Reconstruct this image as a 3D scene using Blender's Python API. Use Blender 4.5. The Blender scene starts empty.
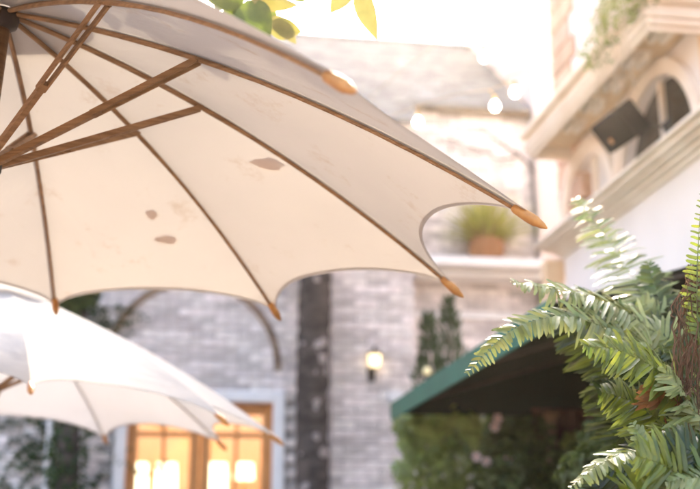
import bpy, bmesh, math, random
from mathutils import Vector, Matrix, Quaternion
from mathutils.bvhtree import BVHTree
random.seed(7)
SC = bpy.context.scene
COL = SC.collection
R_ = math.radians

# ------------------------------------------------------------------ camera, sky, sun, exposure
PITCH, FPX, YAW = R_(15.2), 1090.0, R_(8.4)
cam_d = bpy.data.cameras.new('camera')
cam = bpy.data.objects.new('camera', cam_d); COL.objects.link(cam)
cam.location = (0, 0, 1.6); cam.rotation_euler = (R_(90) + PITCH, 0, 0)
cam_d.sensor_width = 36; cam_d.lens = FPX * 36 / 700
cam_d.clip_start = 0.05; cam_d.clip_end = 2000
cam_d.dof.use_dof = True; cam_d.dof.focus_distance = 2.45; cam_d.dof.aperture_fstop = 2.4
SC.camera = cam

SUN_EL, SUN_AZ = R_(33), R_(6.5)            # azimuth from +Y towards +X
world = bpy.data.worlds.new('World'); SC.world = world; world.use_nodes = True
wn = world.node_tree.nodes; wn.clear()
sky = wn.new('ShaderNodeTexSky'); sky.sky_type = 'NISHITA'; sky.sun_disc = False
sky.sun_elevation = SUN_EL; sky.sun_rotation = SUN_AZ
sky.air_density = 0.8; sky.dust_density = 6.0; sky.ozone_density = 0.6
bg = wn.new('ShaderNodeBackground'); bg.inputs[1].default_value = 0.15
wo = wn.new('ShaderNodeOutputWorld')
world.node_tree.links.new(sky.outputs[0], bg.inputs[0]); world.node_tree.links.new(bg.outputs[0], wo.inputs[0])

SUN_DIR = Vector((math.sin(SUN_AZ) * math.cos(SUN_EL), math.cos(SUN_AZ) * math.cos(SUN_EL), math.sin(SUN_EL)))
sun_d = bpy.data.lights.new('sun', 'SUN'); sun_d.energy = 2.2; sun_d.angle = R_(1.0); sun_d.color = (1.0, 0.82, 0.60)
sun = bpy.data.objects.new('sun', sun_d); COL.objects.link(sun)
sun.rotation_euler = SUN_DIR.to_track_quat('Z', 'Y').to_euler(); sun.location = (2, 20, 30)

SC.view_settings.view_transform = 'Standard'; SC.view_settings.look = 'None'
SC.view_settings.gamma = 1.0; SC.view_settings.use_curve_mapping = False
SC.view_settings.exposure = 3.17
SC.cycles.use_denoising = True
SC.cycles.max_bounces = 10; SC.cycles.transparent_max_bounces = 12
SC.cycles.caustics_reflective = False; SC.cycles.caustics_refractive = False
SC.cycles.sample_clamp_indirect = 8.0

# ------------------------------------------------------------------ coordinates
CP, SP = math.cos(PITCH), math.sin(PITCH)
EYE = Vector((0, 0, 1.6))
YQ = Matrix.Rotation(YAW, 4, 'Z')          # courtyard axes: u to the right, w away from the viewer
def ray(px, py):
    dx = (px - 350) / FPX; dy = -(py - 244.5) / FPX
    return Vector((dx, CP - SP * dy, SP + CP * dy))
def at(px, py, y):                         # world point at a real distance y
    r = ray(px, py); return EYE + r * (y / r.y)
def yd(p): return YQ.inverted() @ Vector(p)
def wd(p): return YQ @ Vector(p)
def at_w(px, py, w):                       # courtyard coordinates on a wall w metres away
    r = yd(ray(px, py)); return Vector((0, 0, 1.6)) + r * (w / r.y)
def at_u(px, py, u):
    r = yd(ray(px, py)); return Vector((0, 0, 1.6)) + r * (u / r.x)
def to_px(p):                              # world -> photograph pixels
    q = Vector(p) - EYE
    fw = q.y * CP + q.z * SP; up = -q.y * SP + q.z * CP
    return 350 + FPX * q.x / fw, 244.5 - FPX * up / fw, fw

# ------------------------------------------------------------------ materials
def mat(name, base=(0.5, 0.5, 0.5), rough=0.7, var=0.0, scale=6.0, col2=None, bump=0.0, bscale=30.0,
        spec=0.3, metallic=0.0, per='none', transl=0.0, tcol=None, stretch=(1, 1, 1), detail=5.0,
        emit=None, estr=0.0, contrast=(0.35, 0.65), sheen=0.0):
    m = bpy.data.materials.new(name); m.use_nodes = True
    nt = m.node_tree; n = nt.nodes; L = nt.links
    b = n['Principled BSDF']; out = n['Material Output']
    b.inputs['Roughness'].default_value = rough
    b.inputs['Metallic'].default_value = metallic
    b.inputs['Specular IOR Level'].default_value = spec
    tc = n.new('ShaderNodeTexCoord'); mp = n.new('ShaderNodeMapping'); mp.inputs['Scale'].default_value = stretch
    L.new(tc.outputs['Object'], mp.inputs[0])
    nz = n.new('ShaderNodeTexNoise'); nz.inputs['Scale'].default_value = scale; nz.inputs['Detail'].default_value = detail
    L.new(mp.outputs[0], nz.inputs['Vector'])
    rp = n.new('ShaderNodeMapRange'); rp.inputs[1].default_value, rp.inputs[2].default_value = contrast
    L.new(nz.outputs[0], rp.inputs[0])
    mx = n.new('ShaderNodeMix'); mx.data_type = 'RGBA'
    c2 = col2 if col2 else tuple(c * (1 - var) for c in base)
    mx.inputs[6].default_value = (*base, 1); mx.inputs[7].default_value = (*c2, 1)
    L.new(rp.outputs[0], mx.inputs[0])
    col = mx.outputs[2]
    if per != 'none':
        if per == 'island':
            g = n.new('ShaderNodeNewGeometry'); rnd = g.outputs['Random Per Island']
        else:
            g = n.new('ShaderNodeObjectInfo'); rnd = g.outputs['Random']
        hs = n.new('ShaderNodeHueSaturation')
        mr = n.new('ShaderNodeMapRange'); mr.inputs[3].default_value = 0.70; mr.inputs[4].default_value = 1.18
        L.new(rnd, mr.inputs[0]); L.new(mr.outputs[0], hs.inputs['Value'])
        mr2 = n.new('ShaderNodeMapRange'); mr2.inputs[3].default_value = 0.485; mr2.inputs[4].default_value = 0.515
        ml = n.new('ShaderNodeMath'); ml.operation = 'MULTIPLY'; ml.inputs[1].default_value = 7.31
        fr = n.new('ShaderNodeMath'); fr.operation = 'FRACT'
        L.new(rnd, ml.inputs[0]); L.new(ml.outputs[0], fr.inputs[0]); L.new(fr.outputs[0], mr2.inputs[0])
        L.new(mr2.outputs[0], hs.inputs['Hue'])
        L.new(col, hs.inputs['Color']); col = hs.outputs[0]
    L.new(col, b.inputs['Base Color'])
    if bump > 0:
        nb = n.new('ShaderNodeTexNoise'); nb.inputs['Scale'].default_value = bscale; nb.inputs['Detail'].default_value = 6
        L.new(mp.outputs[0], nb.inputs['Vector'])
        bp = n.new('ShaderNodeBump'); bp.inputs['Strength'].default_value = bump; bp.inputs['Distance'].default_value = 0.01
        L.new(nb.outputs[0], bp.inputs['Height']); L.new(bp.outputs[0], b.inputs['Normal'])
    if emit:
        b.inputs['Emission Color'].default_value = (*emit, 1); b.inputs['Emission Strength'].default_value = estr
    if transl > 0:
        t = n.new('ShaderNodeBsdfTranslucent'); ms = n.new('ShaderNodeMixShader'); ms.inputs[0].default_value = transl
        if tcol:
            tm = n.new('ShaderNodeMix'); tm.data_type = 'RGBA'; tm.blend_type = 'MULTIPLY'; tm.inputs[0].default_value = 1
            tm.inputs[7].default_value = (*tcol, 1); L.new(col, tm.inputs[6]); L.new(tm.outputs[2], t.inputs[0])
        else:
            L.new(col, t.inputs[0])
        L.new(b.outputs[0], ms.inputs[1]); L.new(t.outputs[0], ms.inputs[2]); L.new(ms.outputs[0], out.inputs[0])
    return m

def glass_mat(name, tint=(0.9, 0.95, 0.95), alpha=0.75, dark=False):
    m = bpy.data.materials.new(name); m.use_nodes = True
    nt = m.node_tree; n = nt.nodes; L = nt.links; n.remove(n['Principled BSDF'])
    g = n.new('ShaderNodeBsdfGlossy'); g.inputs['Roughness'].default_value = 0.05
    t = n.new('ShaderNodeBsdfTransparent'); t.inputs[0].default_value = (*tint, 1)
    f = n.new('ShaderNodeFresnel'); f.inputs[0].default_value = 1.5
    mx = n.new('ShaderNodeMixShader'); L.new(f.outputs[0], mx.inputs[0]); L.new(t.outputs[0], mx.inputs[1]); L.new(g.outputs[0], mx.inputs[2])
    L.new(mx.outputs[0], n['Material Output'].inputs[0])
    return m

def canvas_mat(name, base, transl, stain):
    """woven canvas: fine weave bump, soft creases, mildew specks and water stains, light shining through"""
    m = mat(name, base, 0.85, scale=2.2, col2=tuple(c * 0.93 for c in base), transl=transl, tcol=(1.0, 0.965, 0.925), spec=0.15)
    nt = m.node_tree; n = nt.nodes; L = nt.links
    b = n['Principled BSDF']; mx = [x for x in n if x.type == 'MIX'][0]
    hs_out = mx.outputs[2]
    tc = [x for x in n if x.type == 'TEX_COORD'][0]
    sp = n.new('ShaderNodeTexNoise'); sp.inputs['Scale'].default_value = 6; sp.inputs['Detail'].default_value = 8; sp.inputs['Roughness'].default_value = 0.75
    L.new(tc.outputs['Object'], sp.inputs['Vector'])
    mr = n.new('ShaderNodeMapRange'); mr.inputs[1].default_value = 0.56; mr.inputs[2].default_value = 0.80; mr.inputs[4].default_value = stain
    L.new(sp.outputs[0], mr.inputs[0])
    m2 = n.new('ShaderNodeMix'); m2.data_type = 'RGBA'; m2.inputs[7].default_value = (0.33, 0.22, 0.14, 1)
    L.new(hs_out, m2.inputs[6]); L.new(mr.outputs[0], m2.inputs[0])
    L.new(m2.outputs[2], b.inputs['Base Color'])
    tm = [x for x in n if x.type == 'MIX' and x.blend_type == 'MULTIPLY'][0]
    L.new(m2.outputs[2], tm.inputs[6])
    wv = n.new('ShaderNodeTexNoise'); wv.inputs['Scale'].default_value = 420; wv.inputs['Detail'].default_value = 2
    L.new(tc.outputs['Object'], wv.inputs['Vector'])
    cr = n.new('ShaderNodeTexNoise'); cr.inputs['Scale'].default_value = 4.5; cr.inputs['Detail'].default_value = 3; cr.inputs['Distortion'].default_value = 0.6
    L.new(tc.outputs['Object'], cr.inputs['Vector'])
    b1 = n.new('ShaderNodeBump'); b1.inputs['Strength'].default_value = 0.25; b1.inputs['Distance'].default_value = 0.001
    b2 = n.new('ShaderNodeBump'); b2.inputs['Strength'].default_value = 0.32; b2.inputs['Distance'].default_value = 0.03
    L.new(wv.outputs[0], b1.inputs['Height']); L.new(cr.outputs[0], b2.inputs['Height']); L.new(b2.outputs[0], b1.inputs['Normal'])
    L.new(b1.outputs[0], b.inputs['Normal'])
    t = [x for x in n if x.type == 'BSDF_TRANSLUCENT'][0]; L.new(b1.outputs[0], t.inputs['Normal'])
    return m

M = {}
M['canvas'] = canvas_mat('off_white_canvas', (0.525, 0.51, 0.50), 0.12, 0.8)
M['canvas2'] = canvas_mat('white_canvas', (0.56, 0.555, 0.55), 0.42, 0.3)
M['wood'] = mat('rib_wood', (0.38, 0.215, 0.10), 0.5, scale=9, col2=(0.235, 0.125, 0.055), stretch=(1, 1, 14), bump=0.25, bscale=60)
M['wood_tip'] = mat('tip_wood', (0.56, 0.27, 0.075), 0.4, scale=30, col2=(0.40, 0.17, 0.045), bump=0.2, bscale=90)
M['hub'] = mat('hub_dark', (0.06, 0.04, 0.03), 0.5, var=0.4, scale=20)
M['brick'] = mat('painted_brick_single', (0.80, 0.735, 0.69), 0.85, scale=9, col2=(0.62, 0.555, 0.515), bump=0.6, bscale=35, per='object', contrast=(0.42, 0.72))
M['brick_i'] = mat('painted_brick_many', (0.80, 0.735, 0.69), 0.85, scale=9, col2=(0.62, 0.555, 0.515), bump=0.6, bscale=35, per='island', contrast=(0.42, 0.72))
M['mortar'] = mat('mortar', (0.44, 0.41, 0.39), 0.95, scale=5, var=0.35, bump=0.5, bscale=60)
M['arch_brick'] = mat('brown_arch_brick', (0.38, 0.26, 0.17), 0.85, scale=12, var=0.4, bump=0.5, bscale=40, per='object')
M['shingle'] = mat('grey_shingle', (0.16, 0.155, 0.15), 0.9, scale=5, var=0.25, bump=0.4, bscale=40, per='island')
M['white'] = mat('white_paint', (0.80, 0.78, 0.75), 0.6, scale=4, var=0.1, bump=0.1)
M['stucco'] = mat('pale_stucco', (0.87, 0.79, 0.735), 0.9, scale=1.6, var=0.07, bump=0.35, bscale=120)
M['soffit'] = mat('bounce_tint_soffit', (0.80, 0.60, 0.39), 0.85, scale=2.5, col2=(0.70, 0.49, 0.29), bump=0.2, bscale=50)  # ochre carries the soffit's warm bounce light in its colour
M['mould'] = mat('cream_moulding', (0.86, 0.76, 0.65), 0.75, scale=4, col2=(0.78, 0.65, 0.52), bump=0.15, bscale=60)
M['ochre'] = mat('ochre_tint', (0.80, 0.58, 0.37), 0.9, scale=3, col2=(0.72, 0.48, 0.28), bump=0.3, bscale=60)
M['quoin'] = mat('tan_quoin', (0.66, 0.47, 0.33), 0.9, scale=6, col2=(0.58, 0.36, 0.24), bump=0.4, bscale=50, per='object')
M['render'] = mat('white_render', (0.70, 0.61, 0.55), 0.9, scale=2, var=0.10, bump=0.3, bscale=80)
M['brown_pipe'] = mat('brown_gutter_paint', (0.20, 0.135, 0.08), 0.55, scale=8, var=0.4)
M['door_wood'] = mat('orange_door_wood', (0.55, 0.24, 0.07), 0.45, scale=7, col2=(0.42, 0.165, 0.045), stretch=(6, 6, 1), bump=0.15)
M['glass'] = glass_mat('clear_glass')
M['dark_glass'] = mat('dark_window_glass', (0.012, 0.010, 0.010), 0.12, spec=0.2)
M['curtain'] = mat('pale_curtain', (0.74, 0.68, 0.62), 0.9, scale=6, var=0.15, stretch=(8, 8, 0.6))
M['room'] = mat('room_wall', (0.62, 0.41, 0.24), 0.9, scale=2, var=0.2)
M['lampshade'] = mat('lit_lampshade', (0.9, 0.85, 0.75), 0.8, emit=(1.0, 0.80, 0.52), estr=0.55)
M['brass'] = mat('brass', (0.55, 0.36, 0.12), 0.35, metallic=0.9, var=0.2)
M['bulb'] = mat('lit_bulb', (0.9, 0.8, 0.6), 0.3, emit=(1.0, 0.86, 0.62), estr=6.0)
M['lantern_glass'] = mat('lit_lantern_glass', (0.9, 0.8, 0.6), 0.3, emit=(1.0, 0.72, 0.36), estr=0.42)
M['globe_glass'] = mat('dim_globe', (0.8, 0.7, 0.4), 0.3, emit=(1.0, 0.8, 0.4), estr=0.05)
M['iron'] = mat('dark_iron', (0.055, 0.05, 0.045), 0.55, metallic=0.4, var=0.3, scale=20)
M['black'] = mat('black_speaker', (0.009, 0.007, 0.006), 0.7, spec=0.08, var=0.3, scale=40, bump=0.2, bscale=400)
M['badge'] = mat('copper_badge', (0.42, 0.20, 0.09), 0.4, metallic=0.5)
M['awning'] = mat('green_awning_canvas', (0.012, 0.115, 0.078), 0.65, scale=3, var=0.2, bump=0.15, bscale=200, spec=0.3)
M['awning_in'] = mat('underside_shade_green', (0.006, 0.02, 0.018), 0.9, scale=3, var=0.3, spec=0.03)  # near-black copy of the awning green, underside shade put into the colour
M['trunk'] = mat('dark_trunk', (0.095, 0.078, 0.068), 0.95, scale=6, col2=(0.035, 0.028, 0.025), stretch=(1, 1, 2.2), bump=1.0, bscale=22)
M['lichen'] = mat('pale_lichen', (0.36, 0.31, 0.285), 0.95, scale=14, var=0.3, bump=0.5, bscale=60)
M['terracotta'] = mat('terracotta', (0.40, 0.19, 0.085), 0.85, scale=6, var=0.25, bump=0.3)
M['soil'] = mat('soil', (0.06, 0.042, 0.03), 0.95, scale=20, var=0.4, bump=0.8)
M['stone'] = mat('planter_stone', (0.30, 0.26, 0.22), 0.9, scale=4, var=0.3, bump=0.6, per='object')
M['ground'] = mat('terracotta_paving', (0.33, 0.25, 0.19), 0.85, scale=1.2, var=0.25, bump=0.3)
M['post'] = mat('tan_post', (0.40, 0.27, 0.16), 0.7, scale=5, var=0.3, stretch=(4, 4, 0.5))
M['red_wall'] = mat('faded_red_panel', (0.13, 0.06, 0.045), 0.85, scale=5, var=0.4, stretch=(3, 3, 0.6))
M['dark_panel'] = mat('dark_green_sheet', (0.012, 0.02, 0.018), 0.8, scale=4, var=0.4, spec=0.05)
M['rib_pale'] = mat('pale_rib', (0.62, 0.58, 0.52), 0.6, scale=9, var=0.15)
M['petal'] = mat('pale_pink_petal', (0.80, 0.62, 0.58), 0.6, transl=0.3)
M['cable'] = mat('pale_cable', (0.30, 0.22, 0.16), 0.7)
M['vine'] = mat('bare_vine_bark', (0.13, 0.09, 0.07), 0.95, scale=20, var=0.4, bump=0.5)
M['root'] = mat('fibrous_root', (0.17, 0.095, 0.055), 0.95, spec=0.05, scale=30, var=0.5, bump=0.5)
def leafmat(name, c, c2, rough=0.35, spec=0.5, tr=0.35, tc=(1.15, 1.2, 0.5), scale=12):
    return mat(name, c, rough, scale=scale, col2=c2, spec=spec, per='island', transl=tr, tcol=tc, bump=0.2, bscale=60)
M['fern'] = leafmat('fern_green', (0.06, 0.09, 0.018), (0.03, 0.052, 0.010), 0.3, 0.5, 0.28)
M['fern_y'] = leafmat('fern_yellow_green', (0.19, 0.22, 0.03), (0.10, 0.135, 0.018), 0.33, 0.5, 0.34)
M['fern_w'] = leafmat('fern_sheen_green', (0.29, 0.32, 0.12), (0.16, 0.20, 0.06), 0.38, 0.45, 0.22, (1.05, 1.0, 0.55))  # pale colour imitates sky reflected on glossy green fronds
M['fern_d'] = leafmat('fern_dark', (0.04, 0.052, 0.013), (0.022, 0.034, 0.009), 0.35, 0.5, 0.25)  # darker copy of the fern green; shaded fern fronds carry their shade here
M['fern_p'] = leafmat('fern_pale', (0.34, 0.40, 0.14), (0.22, 0.28, 0.08), 0.4, 0.4, 0.3)
M['dead'] = leafmat('dead_frond_orange', (0.33, 0.18, 0.075), (0.24, 0.115, 0.045), 0.7, 0.2, 0.3, (1.1, 0.9, 0.6))
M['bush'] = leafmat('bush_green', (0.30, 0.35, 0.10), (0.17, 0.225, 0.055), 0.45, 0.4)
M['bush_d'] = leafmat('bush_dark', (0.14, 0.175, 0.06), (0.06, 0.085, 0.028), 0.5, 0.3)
M['ivy'] = leafmat('ivy_green', (0.06, 0.11, 0.035), (0.035, 0.07, 0.022), 0.4, 0.4)
M['cypress'] = leafmat('cypress_green', (0.085, 0.12, 0.065), (0.05, 0.08, 0.042), 0.6, 0.2)
M['grass'] = leafmat('grass_blade', (0.48, 0.46, 0.12), (0.36, 0.34, 0.08), 0.5, 0.3, 0.4)
M['drygrass'] = leafmat('dry_blade', (0.42, 0.28, 0.13), (0.30, 0.18, 0.08), 0.7, 0.2, 0.3, (1.1, 1, .7))
M['leaf'] = leafmat('tree_leaf', (0.085, 0.12, 0.022), (0.055, 0.085, 0.016), 0.4, 0.45, 0.38, (1.1, 1.1, 0.45), 25)
M['leaf_y'] = leafmat('yellowing_tree_leaf', (0.19, 0.18, 0.065), (0.13, 0.14, 0.045), 0.4, 0.45, 0.38, (1.1, 1.02, 0.6), 25)
M['fallen'] = mat('fallen_leaf', (0.74, 0.44, 0.24), 0.8, scale=30, var=0.4, transl=0.6)
M['hang'] = leafmat('trailing_leaf', (0.26, 0.29, 0.10), (0.18, 0.22, 0.07), 0.5, 0.3, 0.4)
M['tendril'] = mat('dry_tendril', (0.55, 0.45, 0.33), 0.9)

# ------------------------------------------------------------------ mesh builder
class MB:
    def __init__(s): s.v = []; s.f = []; s.sm = []
    def add(s, vs, fs, smooth=False):
        o = len(s.v); s.v += [Vector(v) for v in vs]
        for f in fs: s.f.append([o + i for i in f]); s.sm.append(smooth)
    def box(s, a, b):
        (x0, y0, z0), (x1, y1, z1) = a, b
        s.add([(x0,y0,z0),(x1,y0,z0),(x1,y1,z0),(x0,y1,z0),(x0,y0,z1),(x1,y0,z1),(x1,y1,z1),(x0,y1,z1)],
              [(0,3,2,1),(4,5,6,7),(0,1,5,4),(1,2,6,5),(2,3,7,6),(3,0,4,7)])
    def bbox(s, c, size, q=None, bev=0.004):
        """bevelled box, centre c, full size, optional rotation"""
        h = Vector(size) / 2; bev = min(bev, min(h) * 0.6)
        vs = []
        for sx in (-1, 1):
            for sy in (-1, 1):
                for sz in (-1, 1):
                    vs += [(sx*(h.x-bev), sy*(h.y-bev), sz*h.z), (sx*(h.x-bev), sy*h.y, sz*(h.z-bev)), (sx*h.x, sy*(h.y-bev), sz*(h.z-bev))]
        bm = bmesh.new()
        for v in vs: bm.verts.new(v)
        bmesh.ops.convex_hull(bm, input=bm.verts)
        bmesh.ops.dissolve_limit(bm, angle_limit=0.01, verts=bm.verts, edges=bm.edges)
        bm.verts.index_update()
        P = [(q @ v.co if q else v.co) + Vector(c) for v in bm.verts]
        s.add(P, [[v.index for v in f.verts] for f in bm.faces]); bm.free()
    def tube(s, pts, radii, n=8, caps=True, smooth=True, flat=None):
        pts = [Vector(p) for p in pts]; k = len(pts)
        if not hasattr(radii, '__len__'): radii = [radii] * k
        vs = []; up = None
        for i, p in enumerate(pts):
            d = (pts[min(i+1, k-1)] - pts[max(i-1, 0)]).normalized()
            if up is None: up = d.orthogonal().normalized() if flat is None else (Vector(flat) - d * d.dot(Vector(flat))).normalized()
            else: up = (up - d * d.dot(up)).normalized()
            sd = d.cross(up)
            for j in range(n):
                a = 2 * math.pi * (j + .5) / n
                vs.append(p + (up * math.cos(a) + sd * math.sin(a)) * radii[i])
        fs = [(i*n+j, i*n+(j+1) % n, (i+1)*n+(j+1) % n, (i+1)*n+j) for i in range(k-1) for j in range(n)]
        if caps: fs += [tuple(reversed(range(n))), tuple(range((k-1)*n, k*n))]
        s.add(vs, fs, smooth)
    def bar(s, a, b, w, h, up):
        """rectangular bar from a to b, width w across, height h along up"""
        a, b, up = Vector(a), Vector(b), Vector(up); d = (b - a).normalized()
        up = (up - d * d.dot(up)).normalized(); sd = d.cross(up)
        c = [(-1,-1),(1,-1),(1,1),(-1,1)]
        vs = [p + sd * (x*w/2) + up * (y*h/2) for p in (a, b) for x, y in c]
        s.add(vs, [(3,2,1,0),(4,5,6,7),(0,1,5,4),(1,2,6,5),(2,3,7,6),(3,0,4,7)])
    def lathe(s, prof, c=(0, 0, 0), n=20, axis=None, smooth=True):
        ax = Vector(axis).normalized() if axis else Vector((0, 0, 1)); c = Vector(c)
        e1 = ax.orthogonal().normalized(); e2 = ax.cross(e1)
        vs = [c + ax*z + (e1*math.cos(2*math.pi*j/n) + e2*math.sin(2*math.pi*j/n))*r for r, z in prof for j in range(n)]
        k = len(prof)
        fs = [(i*n+j, i*n+(j+1) % n, (i+1)*n+(j+1) % n, (i+1)*n+j) for i in range(k-1) for j in range(n)]
        s.add(vs, fs, smooth)
    def build(s, name, m, parent=None, off=(0, 0, 0)):
        me = bpy.data.meshes.new(name); o3 = Vector(off)
        me.from_pydata([tuple(v - o3) for v in s.v], [], s.f); me.validate()
        if len(me.polygons) == len(s.sm): me.polygons.foreach_set('use_smooth', s.sm)
        me.materials.append(M[m] if isinstance(m, str) else m); me.update()
        o = bpy.data.objects.new(name, me); COL.objects.link(o)
        if parent: o.parent = parent
        return o

def tag(o, label=None, cat=None, group=None, kind=None):
    if label: o['label'] = label
    if cat: o['category'] = cat
    if group: o['group'] = group
    if kind: o['kind'] = kind
    return o
def thing(name, label, cat, loc, group=None, yard=False):
    """Empty at the base of a thing; with yard=True loc and the parts are in courtyard axes"""
    o = bpy.data.objects.new(name, None); COL.objects.link(o); o.empty_display_size = 0.1
    o.location = wd(loc) if yard else Vector(loc)
    if yard: o.rotation_euler = (0, 0, YAW)
    return tag(o, label, cat, group)
def place(name, mesh, parent, loc, quat=None, scale=None):
    o = bpy.data.objects.new(name, mesh); COL.objects.link(o); o.parent = parent
    o.location = loc
    if quat: o.rotation_mode = 'QUATERNION'; o.rotation_quaternion = quat
    if scale: o.scale = scale
    return o

# ------------------------------------------------------------------ ground
g = MB(); g.add([(-150,-150,0),(150,-150,0),(150,150,0),(-150,150,0)], [(0,1,2,3)])
tag(g.build('ground', 'ground'), kind='structure')

# ------------------------------------------------------------------ back building (courtyard axes)
WB, WP = 11.0, 10.7                         # wall face, face of the projecting pier
BB = Vector((0, WB, 0))
bb = thing('brick_building', 'pale painted brick building with grey shingle roof behind the umbrellas', 'building', BB, yard=True)
def part(mb, name, m, parent, off): return mb.build(name, m, parent, off)
DO = (-0.70, 0.96, 3.05)                    # outer edges and top of the white door surround
core = MB(); d = 0.012
def wallbox(u0, u1, z0, z1, w): core.box((u0, w + d, z0), (u1, w + 0.4, z1))
wallbox(-7, DO[0] + .02, 0, 6.2, WB); wallbox(DO[1] - .02, 1.39, 0, 6.2, WB)
wallbox(DO[0] + .02, DO[1] - .02, DO[2] - .02, 6.2, WB)
wallbox(2.25, 3.66, 0, 6.2, WB)
core.box((1.39 + d, WP + d, 0), (2.25 - d, WB + 0.4, 6.05))
part(core, 'wall', 'mortar', bb, BB)
# bricks: one object each for the ones seen best, the rest joined
VIS = [(96,285,292,402),(0,425,118,489),(55,290,130,345),(292,275,412,489),(408,272,548,408),(405,112,560,285),(270,380,300,489)]
ARC = (0.03, 3.28, 0.82, 0.85)              # blind arch over the door: centre u, z, half width, rise
def in_arch(u, z): return z > ARC[1] and ((u-ARC[0])/ARC[2])**2 + ((z-ARC[1])/ARC[3])**2 < 1
bvars = []
for k in range(6):
    b = MB(); b.bbox((0, 0, 0), (0.236, 0.06, 0.066), bev=0.006)
    for i in range(len(b.v)): b.v[i] += Vector((random.uniform(-.004,.004), random.uniform(-.003,.003), random.uniform(-.003,.003)))
    me = b.build('brick', 'brick'); bvars.append(me.data); bpy.data.objects.remove(me)
cand = []
def brick_wall(u0, u1, z0, z1, w, skip=None):
    row = 0; z = z0
    while z < z1:
        u = u0 - (0.121 if row % 2 else 0)
        while u < u1 - 0.03:
            a, b_ = max(u, u0), min(u + 0.236, u1)
            if b_ - a > 0.04:
                c = ((a + b_) / 2, w, z + 0.033)
                if not (skip and skip(c[0], c[2], (b_ - a) / 2)):
                    ww = w + 0.03 - 0.012 + random.uniform(-.005, .004) 
                    cand.append((Vector((c[0], ww, c[2])), (b_ - a) / 0.236))
            u += 0.242
        z += 0.0765; row += 1
def skip_door(u, z, h): return (DO[0] - h + .01 < u < DO[1] + h - .01 and z < DO[2] + 0.02)
brick_wall(-4.6, 1.39, 0.06, 5.75, WB, skip_door)
brick_wall(1.39, 2.25, 0.06, 6.0, WP)
brick_wall(2.25, 3.64, 0.06, 6.15, WB)
def seen(c):
    x, y, fw = to_px(wd(c)); s = 0
    for a, b_, c2, d2 in VIS:
        if a < x < c2 and b_ < y < d2: s = 1
    return s
vis = [c for c in cand if seen(c[0])]; rest = [c for c in cand if not seen(c[0])]
random.shuffle(vis); vis.sort(key=lambda c: -min(c[1], 0.9) / to_px(wd(c[0]))[2])
for c, sx in vis[:300]:
    place('brick', random.choice(bvars), bb, c - BB, Quaternion((0, 0, 1), random.uniform(-.01, .01)), (sx, 1, random.uniform(.95, 1.02)))
many = MB()
for c, sx in vis[300:] + rest: many.bbox(c, (0.236 * sx, 0.06, 0.066), bev=0.006)
tag(part(many, 'bricks', 'brick_i', bb, BB), kind='stuff')
# side of the pier
sd_ = MB()
for k in range(78):
    z = 0.06 + k * 0.0765
    for sgn, u in ((1, 2.25), (-1, 1.39)):
        for w0, w1 in (((WP + .06, WP + .17), (WP + .18, WB)) if k % 2 else ((WP + .06, WB - .06),)):
            sd_.bbox((u - sgn * .02, (w0 + w1) / 2, z + .033), (.05, w1 - w0, .066), bev=.005)
tag(part(sd_, 'pier_side_bricks', 'brick_i', bb, BB), kind='stuff')
# brown brick ring of the blind arch
nv = 58
ring = MB(); ring.bbox((0, 0, 0), (0.062, 0.085, 0.066), bev=0.005); ro = ring.build('arch_brick', 'arch_brick'); rme = ro.data; bpy.data.objects.remove(ro)
for k in range(nv):
    t = math.pi * (k + .5) / nv
    if ARC[1] + (ARC[3] + .03) * math.sin(t) < 3.13: continue
    p = Vector((ARC[0] + (ARC[2] + .03) * math.cos(t), WB + 0.0, ARC[1] + (ARC[3] + .03) * math.sin(t)))
    tn = math.atan2(math.sin(t) / ARC[3], math.cos(t) / ARC[2])
    place('arch_brick', rme, bb, p - BB, Quaternion((0, 1, 0), -tn))
# white band, ledge, pier cap
t = MB(); t.bbox((2.945, WB - .01, 3.885), (1.38, 0.07, 0.075), bev=.01); part(t, 'white_band', 'white', bb, BB)
t = MB(); t.bbox((2.945, WB - .22, 4.36), (1.36, 0.55, 0.10), bev=.015); t.bbox((2.945, WB - .15, 4.27), (1.34, 0.40, 0.07), bev=.012); part(t, 'ledge', 'white', bb, BB)
# gutter over the recessed wall
t = MB(); t.tube([(2.26, WB - .10, 6.20), (3.62, WB - .10, 6.17)], 0.034, 10)
gut = part(t, 'gutter', 'brown_pipe', bb, BB)
for u in (2.5, 2.95, 3.4):
    t = MB(); t.bbox((u, WB - .045, 6.175), (.02, .13, .03), bev=.003); part(t, 'bracket', 'brown_pipe', gut, BB)
# roof
rz = at_w(300, 37, 13.2).z
slope = (rz - 6.22) / (13.2 - (WB - .15))
def roofz(w): return 6.22 + (w - (WB - .15)) * slope
t = MB()
for u0, u1, w0 in ((-7, 2.27, WP - .45), (2.27, 3.62, WB - .15)):
    t.add([(u0,w0,roofz(w0)),(u1,w0,roofz(w0)),(u1,13.2,rz),(u0,13.2,rz),(u0,16,rz-2.6),(u1,16,rz-2.6)], [(0,1,2,3),(3,2,5,4)])
    t.add([(u0,w0,roofz(w0)-.04),(u1,w0,roofz(w0)-.04),(u1,13.2,rz-.04),(u0,13.2,rz-.04)], [(3,2,1,0)])
    t.add([(u0,w0,roofz(w0)-.04),(u1,w0,roofz(w0)-.04),(u1,w0,roofz(w0)),(u0,w0,roofz(w0))], [(0,1,2,3)])
roof = part(t, 'roof', 'shingle', bb, BB)
t = MB(); sl = math.atan(slope); q = Quaternion((1, 0, 0), sl + 0.04)
k = 0; w = WP - .45
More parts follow.
